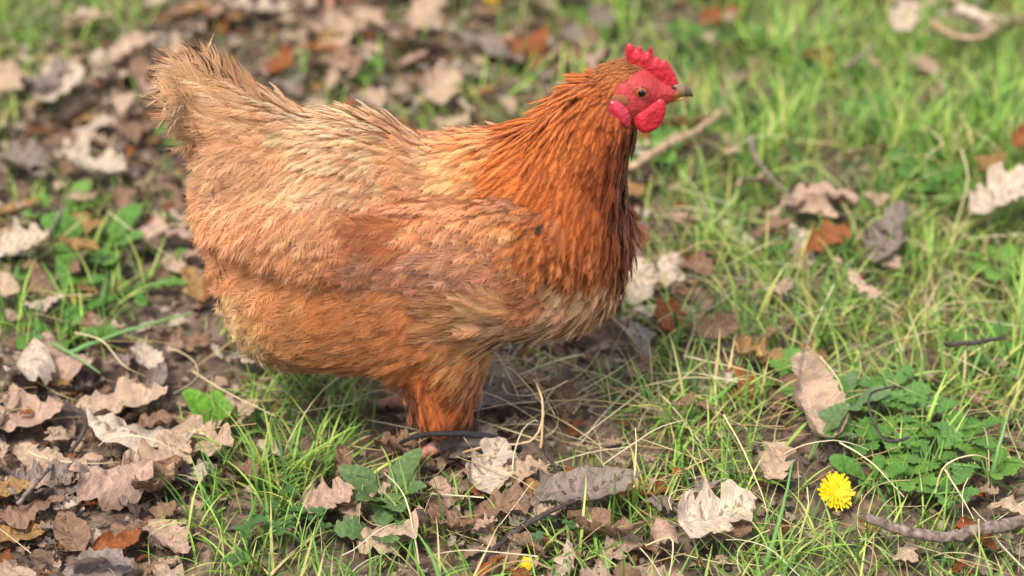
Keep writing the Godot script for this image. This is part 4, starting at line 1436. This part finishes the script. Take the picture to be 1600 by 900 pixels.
func build_plants() -> void:
	var g1 := Color8(100, 150, 56)
	var g2 := Color8(120, 166, 64)
	var g3 := Color8(116, 146, 90)
	var g4 := Color8(122, 182, 54)
	weed("leafy_weed", 155, 400, 5, 95, "spoon", g1, 0.55, "broad-leaved green weed in the litter behind the hen's rump", "broad-leaved weeds", 1)
	weed("leafy_weed", 205, 455, 6, 100, "dandelion", g1, 0.30, "jagged-leaved weed on the bare soil's upper edge", "broad-leaved weeds", 2)
	weed("leafy_weed", 100, 470, 4, 75, "spoon", g1, 0.45, "smooth-leaved weed beside the golden curled leaf", "broad-leaved weeds", 3)
	weed("leafy_weed", 95, 545, 5, 90, "spoon", g1, 0.25, "flat green weed below the narrow whitish leaf", "broad-leaved weeds", 4)
	weed("leafy_weed", 95, 345, 5, 70, "spoon", g2, 0.5, "small green weed above the golden curled leaf", "broad-leaved weeds", 5)
	weed("leafy_weed", 352, 692, 2, 62, "heart", g4, 0.7, "bright green arrow-shaped leaf at the litter's grass edge", "broad-leaved weeds", 6, 0.012, 150.0)
	weed("leafy_weed", 605, 812, 5, 72, "beech", g3, 0.55, "grey green weed with toothed leaves on the near ground", "broad-leaved weeds", 7, 0.010)
	weed("leafy_weed", 590, 855, 4, 60, "cut", g3, 0.4, "pale green weed at the bottom under the toothed one", "broad-leaved weeds", 8, 0.006)
	weed("leafy_weed", 1310, 670, 6, 72, "spoon", g3, 0.5, "blue green weed right of the big ribbed leaf", "broad-leaved weeds", 9, 0.006)
	weed("leafy_weed", 1360, 790, 6, 60, "spoon", g1, 0.5, "dark green weed right beside the yellow dandelion", "broad-leaved weeds", 10, 0.006)
	weed("leafy_weed", 1262, 738, 2, 62, "heart", g3, 0.35, "green arrow leaf lying on the big ribbed leaf", "broad-leaved weeds", 11, 0.02, 40.0)
	var cuts := [[1335, 730], [1400, 720], [1450, 745], [1500, 720], [1410, 775], [1480, 800], [1345, 665], [1545, 760], [1440, 690], [1540, 565], [1240, 640], [1390, 655], [1030, 270], [1000, 290], [1440, 300], [1470, 330], [1560, 440], [1570, 200], [1350, 215], [1180, 90]]
	for i in cuts.size():
		var word: String = ["touching the dandelion's upper side", "in the middle of the weed patch", "right of the weed patch's middle", "at the weed patch's upper right", "at the weed patch's lower edge", "right above the thick grey twig", "right of the big ribbed leaf's top", "by the end of the thick grey twig", "at the weed patch's upper edge", "below the short black twig", "left of the big ribbed leaf's tip", "above the weed patch, under the fine dark twig", "under the long stick beside the hen's neck", "touching the front of the hen's neck", "between the kinked and wavy pale stems", "under the wavy pale stem", "below the pale crumpled leaf at the edge", "above the rust leaf", "left of the kinked pale stem", "in the far grass above the beak"][i]
		weed("cut_leaved_weed", cuts[i][0], cuts[i][1], 7, 44, "cut", [g1, g2, Color8(112, 160, 76)][i % 3], 0.35, "low weed with deeply cut leaves " + word, "low weeds with cut leaves", 40 + i, 0.014)
	trefoil(852, 865, 5, 26, Color8(110, 150, 96), "small clover at the bottom beside the dark twig", 70)
	trefoil(462, 832, 8, 28, Color8(96, 140, 74), "clover clump in the near grass below the hen's belly", 71)
	trefoil(475, 870, 7, 28, Color8(106, 148, 82), "clover clump at the bottom edge below the rolled leaf", 72)
	trefoil(385, 885, 4, 34, Color8(96, 140, 74), "clover at the bottom edge near the litter", 73)
	trefoil(1230, 470, 6, 22, g1, "clover in the open grass ahead of the hen", 74)
	trefoil(300, 270, 7, 34, g2, "blurred clover touching the hen's tail fluff", 75)
	trefoil(560, 150, 8, 30, g2, "blurred clover above the hen's rump", 76)
	trefoil(1085, 95, 8, 28, g1, "blurred clover beside the hen's comb", 77)
	dandelion(1302, 806, 58, 0.016, Vector3(0.35, 0.75, 0.75), "fully open yellow dandelion near the big ribbed leaf", 80)
	dandelion(768, 12, 40, 0.016, Vector3(0.1, 0.9, 0.3), "blurred yellow dandelion at the top edge beyond the hen's back", 81)
	dandelion(820, 905, 26, 0.010, Vector3(-0.2, 0.8, 0.5), "small orange yellow dandelion cut off by the bottom edge", 82)

func build_sticks() -> void:
	rng.seed = 400
	var pale := bark("pale_stick_bark", Color8(206, 172, 140))
	var dark := bark("dark_twig_bark", Color8(84, 72, 68))
	var grey := bark("grey_twig_bark", Color8(150, 132, 122))
	strand("stick", [[985, 282, 0.040], [1040, 245, 0.044], [1090, 212, 0.046], [1135, 172, 0.042]], 0.0042, 0.0030, pale, "long straight pale stick ahead of the hen's neck", "stick", "sticks and twigs", 8, 0.6)
	strand("stick", [[1620, 812, 0.044], [1540, 834, 0.042], [1470, 842, 0.040], [1400, 838, 0.038], [1352, 828, 0.034]], 0.0058, 0.0042, grey, "thick grey twig on the ground right of the dandelion", "stick", "sticks and twigs", 8, 0.8)
	strand("twig", [[735, 898, 0.020], [790, 850, 0.026], [850, 808, 0.032], [905, 775, 0.036]], 0.0026, 0.0020, dark, "dark twig slanting past the big pitted grey leaf", "twig", "sticks and twigs", 7, 0.6)
	strand("twig", [[880, 770, 0.032], [868, 730, 0.028], [850, 700, 0.026], [845, 660, 0.026]], 0.0022, 0.0012, dark, "dark twig rising through straw to the hen's breast", "twig", "sticks and twigs", 7, 0.6)
	strand("twig", [[625, 702, 0.026], [660, 690, 0.042], [720, 684, 0.046], [775, 694, 0.036], [812, 708, 0.020]], 0.0016, 0.0038, bark("black_stem_bark", Color8(48, 44, 48)), "black curved leaf stem across the hen's foot", "twig", "sticks and twigs", 7, 0.3)
	strand("twig", [[1365, 68, 0.048], [1320, 105, 0.040]], 0.003, 0.003, grey, "short grey twig by the ragged pale scrap", "twig", "sticks and twigs", 7, 0.6)
	strand("twig", [[1455, 38, 0.048], [1490, 62, 0.056], [1530, 68, 0.056], [1560, 40, 0.054]], 0.0042, 0.0030, pale, "curved forked pale twig in the lush grass", "twig", "sticks and twigs", 8, 0.6)
	strand("twig", [[1170, 220, 0.042], [1180, 260, 0.048], [1205, 290, 0.048], [1240, 325, 0.044]], 0.0024, 0.0015, grey, "thin bent grey twig in grass below the long stick", "twig", "sticks and twigs", 7, 0.5)
	strand("twig", [[1480, 532, 0.058], [1530, 522, 0.058], [1572, 516, 0.054]], 0.0026, 0.0018, dark, "short black twig lying on the grass", "twig", "sticks and twigs", 7, 0.4)
	strand("twig", [[30, 805, 0.028], [60, 765, 0.034], [90, 715, 0.034]], 0.0022, 0.0016, grey, "thin grey twig crossing the litter pile", "twig", "sticks and twigs", 7, 0.4)
	strand("twig", [[40, 385, 0.026], [75, 360, 0.034], [100, 325, 0.036]], 0.0024, 0.0016, grey, "blurred twig among the weeds behind the hen", "twig", "sticks and twigs", 7, 0.4)
	strand("twig", [[110, 700, 0.026], [135, 660, 0.034], [100, 630, 0.034]], 0.002, 0.0014, dark, "short dark twig on the litter pile", "twig", "sticks and twigs", 7, 0.4)
	strand("twig", [[1420, 695, 0.040], [1380, 695, 0.044], [1355, 640, 0.058], [1400, 610, 0.068]], 0.0014, 0.001, dark, "fine dark twig arching over the cut-leaved weeds", "twig", "sticks and twigs", 6, 0.4)
	# single straws that stand out
	var hay := paint("pale_straw", Color8(208, 190, 146), 0.65)
	var tan_ := paint("tan_straw", Color8(206, 170, 128), 0.7)
	var lines := [
		[[[118, 530, 0.02], [160, 545, 0.03], [195, 580, 0.028], [232, 592, 0.014]], "bent pale straw on the bare soil"],
		[[[300, 568, 0.02], [350, 605, 0.035], [430, 652, 0.03]], "long pale straw over the grass under the hen's rear"],
		[[[565, 570, 0.01], [500, 620, 0.05], [455, 680, 0.05], [445, 715, 0.03]], "arching straw stem below the hen's belly"],
		[[[640, 690, 0.015], [700, 672, 0.03], [735, 662, 0.035]], "pale straw crossing the hen's foot"],
		[[[700, 665, 0.03], [735, 700, 0.03]], "short white straw on the dark leaf"],
		[[[765, 622, 0.02], [775, 595, 0.04], [800, 600, 0.045], [850, 650, 0.03]], "curled pale straw by the hen's leg"],
		[[[1130, 668, 0.04], [1160, 720, 0.04], [1190, 790, 0.03], [1205, 835, 0.015]], "straight pale straw left of the big ribbed leaf"],
		[[[1310, 705, 0.04], [1360, 740, 0.04], [1412, 782, 0.03]], "pale straw lying across the cut-leaved weeds"],
		[[[1460, 775, 0.02], [1475, 738, 0.04], [1520, 718, 0.045], [1555, 722, 0.03]], "arched pale straw above the thick twig"],
		[[[1475, 742, 0.04], [1505, 780, 0.035], [1522, 822, 0.02]], "drooping pale straw below the arched one"],
		[[[1528, 820, 0.06], [1530, 900, 0.01]], "upright cream straw at the bottom by the thick twig"],
		[[[1010, 840, 0.03], [1050, 838, 0.04], [1045, 900, 0.02]], "sharply bent white straw at the bottom edge"],
		[[[990, 770, 0.03], [994, 700, 0.06], [992, 678, 0.065]], "upright curled straw in the near grass"],
		[[[1280, 565, 0.05], [1310, 600, 0.045], [1322, 655, 0.02]], "bent straw above the big ribbed leaf"],
		[[[1500, 255, 0.06], [1510, 300, 0.05], [1487, 370, 0.02]], "wavy pale stem in the lush grass"],
		[[[1440, 210, 0.05], [1470, 245, 0.05], [1445, 260, 0.045], [1450, 300, 0.02]], "kinked pale stem in the lush grass"],
		[[[655, 880, 0.01], [640, 810, 0.04], [625, 770, 0.05], [600, 745, 0.045]], "arching straw over the grey green weed"],
	]
	for e in lines: strand("straw_stem", e[0], 0.0009, 0.0004, hay, e[1], "straw", "single straws", 6, 0.2)
	strand("dry_grass_blade", [[845, 700, 0.03], [848, 650, 0.055], [838, 612, 0.065], [830, 606, 0.055]], 0.0013, 0.0008, tan_, "broad tan dry blade hooked over beside the hen's breast", "straw", "", 6, 0.2)
	strand("dry_grass_blade", [[700, 715, 0.012], [760, 705, 0.03], [830, 690, 0.035], [850, 660, 0.04]], 0.0013, 0.0009, tan_, "tan dry blade lying in front of the hen's foot", "straw", "", 6, 0.2)
	# broad fresh blades
	var fresh := paint("broad_blade", Color8(112, 158, 84), 0.5, false, 0.3)
	for e in [[[[1195, 892, 0.0], [1215, 830, 0.03], [1238, 740, 0.07]], "tall broad green blade left of the dandelion"], [[[90, 572, 0.01], [200, 520, 0.025], [300, 490, 0.03]], "long green blade across the bare soil"], [[[60, 535, 0.012], [110, 560, 0.03], [158, 592, 0.02]], "broad green blade pointing at the litter pile"], [[[1548, 760, 0.01], [1560, 700, 0.05], [1580, 630, 0.07]], "upright green blade by the weed patch"]]:
		strand("broad_grass_blade", e[0], 0.0028, 0.0006, fresh, e[1], "grass blade", "broad grass blades", 6, 0.0)

# ---------------------------------------------------------------- everything
func _ready() -> void:
	relief.seed = 3
	relief.frequency = 1.0
	relief.fractal_octaves = 3
	foot_level = height(-0.06, 0.036)
	var cam := Camera3D.new()
	cam.name = "camera"
	var lens := CameraAttributesPhysical.new()
	lens.frustum_focal_length = FOCAL
	lens.frustum_focus_distance = 1.98
	lens.exposure_aperture = 3.7
	lens.frustum_near = 0.05
	lens.frustum_far = 400.0
	cam.attributes = lens
	cam.position = eye_at
	add_child(cam)
	cam.rotation_degrees = Vector3(-PITCH, 0, 0)
	cam.current = true
	var env := Environment.new()
	env.background_mode = Environment.BG_SKY
	var sky := Sky.new()
	var air := ProceduralSkyMaterial.new()
	air.sky_top_color = Color8(214, 222, 236)
	air.sky_horizon_color = Color8(226, 230, 236)
	air.ground_bottom_color = Color8(110, 105, 90)
	air.ground_horizon_color = Color8(200, 205, 205)
	sky.sky_material = air
	env.sky = sky
	env.background_energy_multiplier = 0.95
	env.tonemap_mode = Environment.TONE_MAPPER_LINEAR
	env.tonemap_exposure = 1.8
	env.sdfgi_enabled = true
	env.ssao_enabled = true
	env.ssil_enabled = true
	var around := WorldEnvironment.new()
	around.name = "environment"
	around.environment = env
	add_child(around)
	var sun := DirectionalLight3D.new()
	sun.name = "sun"
	sun.light_energy = 0.85
	sun.light_color = Color8(255, 246, 232)
	sun.light_angular_distance = 12.0
	sun.shadow_enabled = true
	add_child(sun)
	sun.look_at_from_position(Vector3(-0.45, 1.4, 0.75), Vector3.ZERO)
	build_ground()
	var hen := build_hen()
	var other := hen.duplicate()
	other.name = "hen_001"
	add_child(other)
	tag(other, "second hen at the top edge, only its pink toes showing", "hen", "hens")
	var spot := on_ground(515, -12)
	other.rotation.y = deg_to_rad(-70)
	other.position = spot - other.basis * Vector3(-0.06, 0, 0.036)
	other.position.y = spot.y
	build_leaves()
	build_grass()
	build_plants()
	build_sticks()
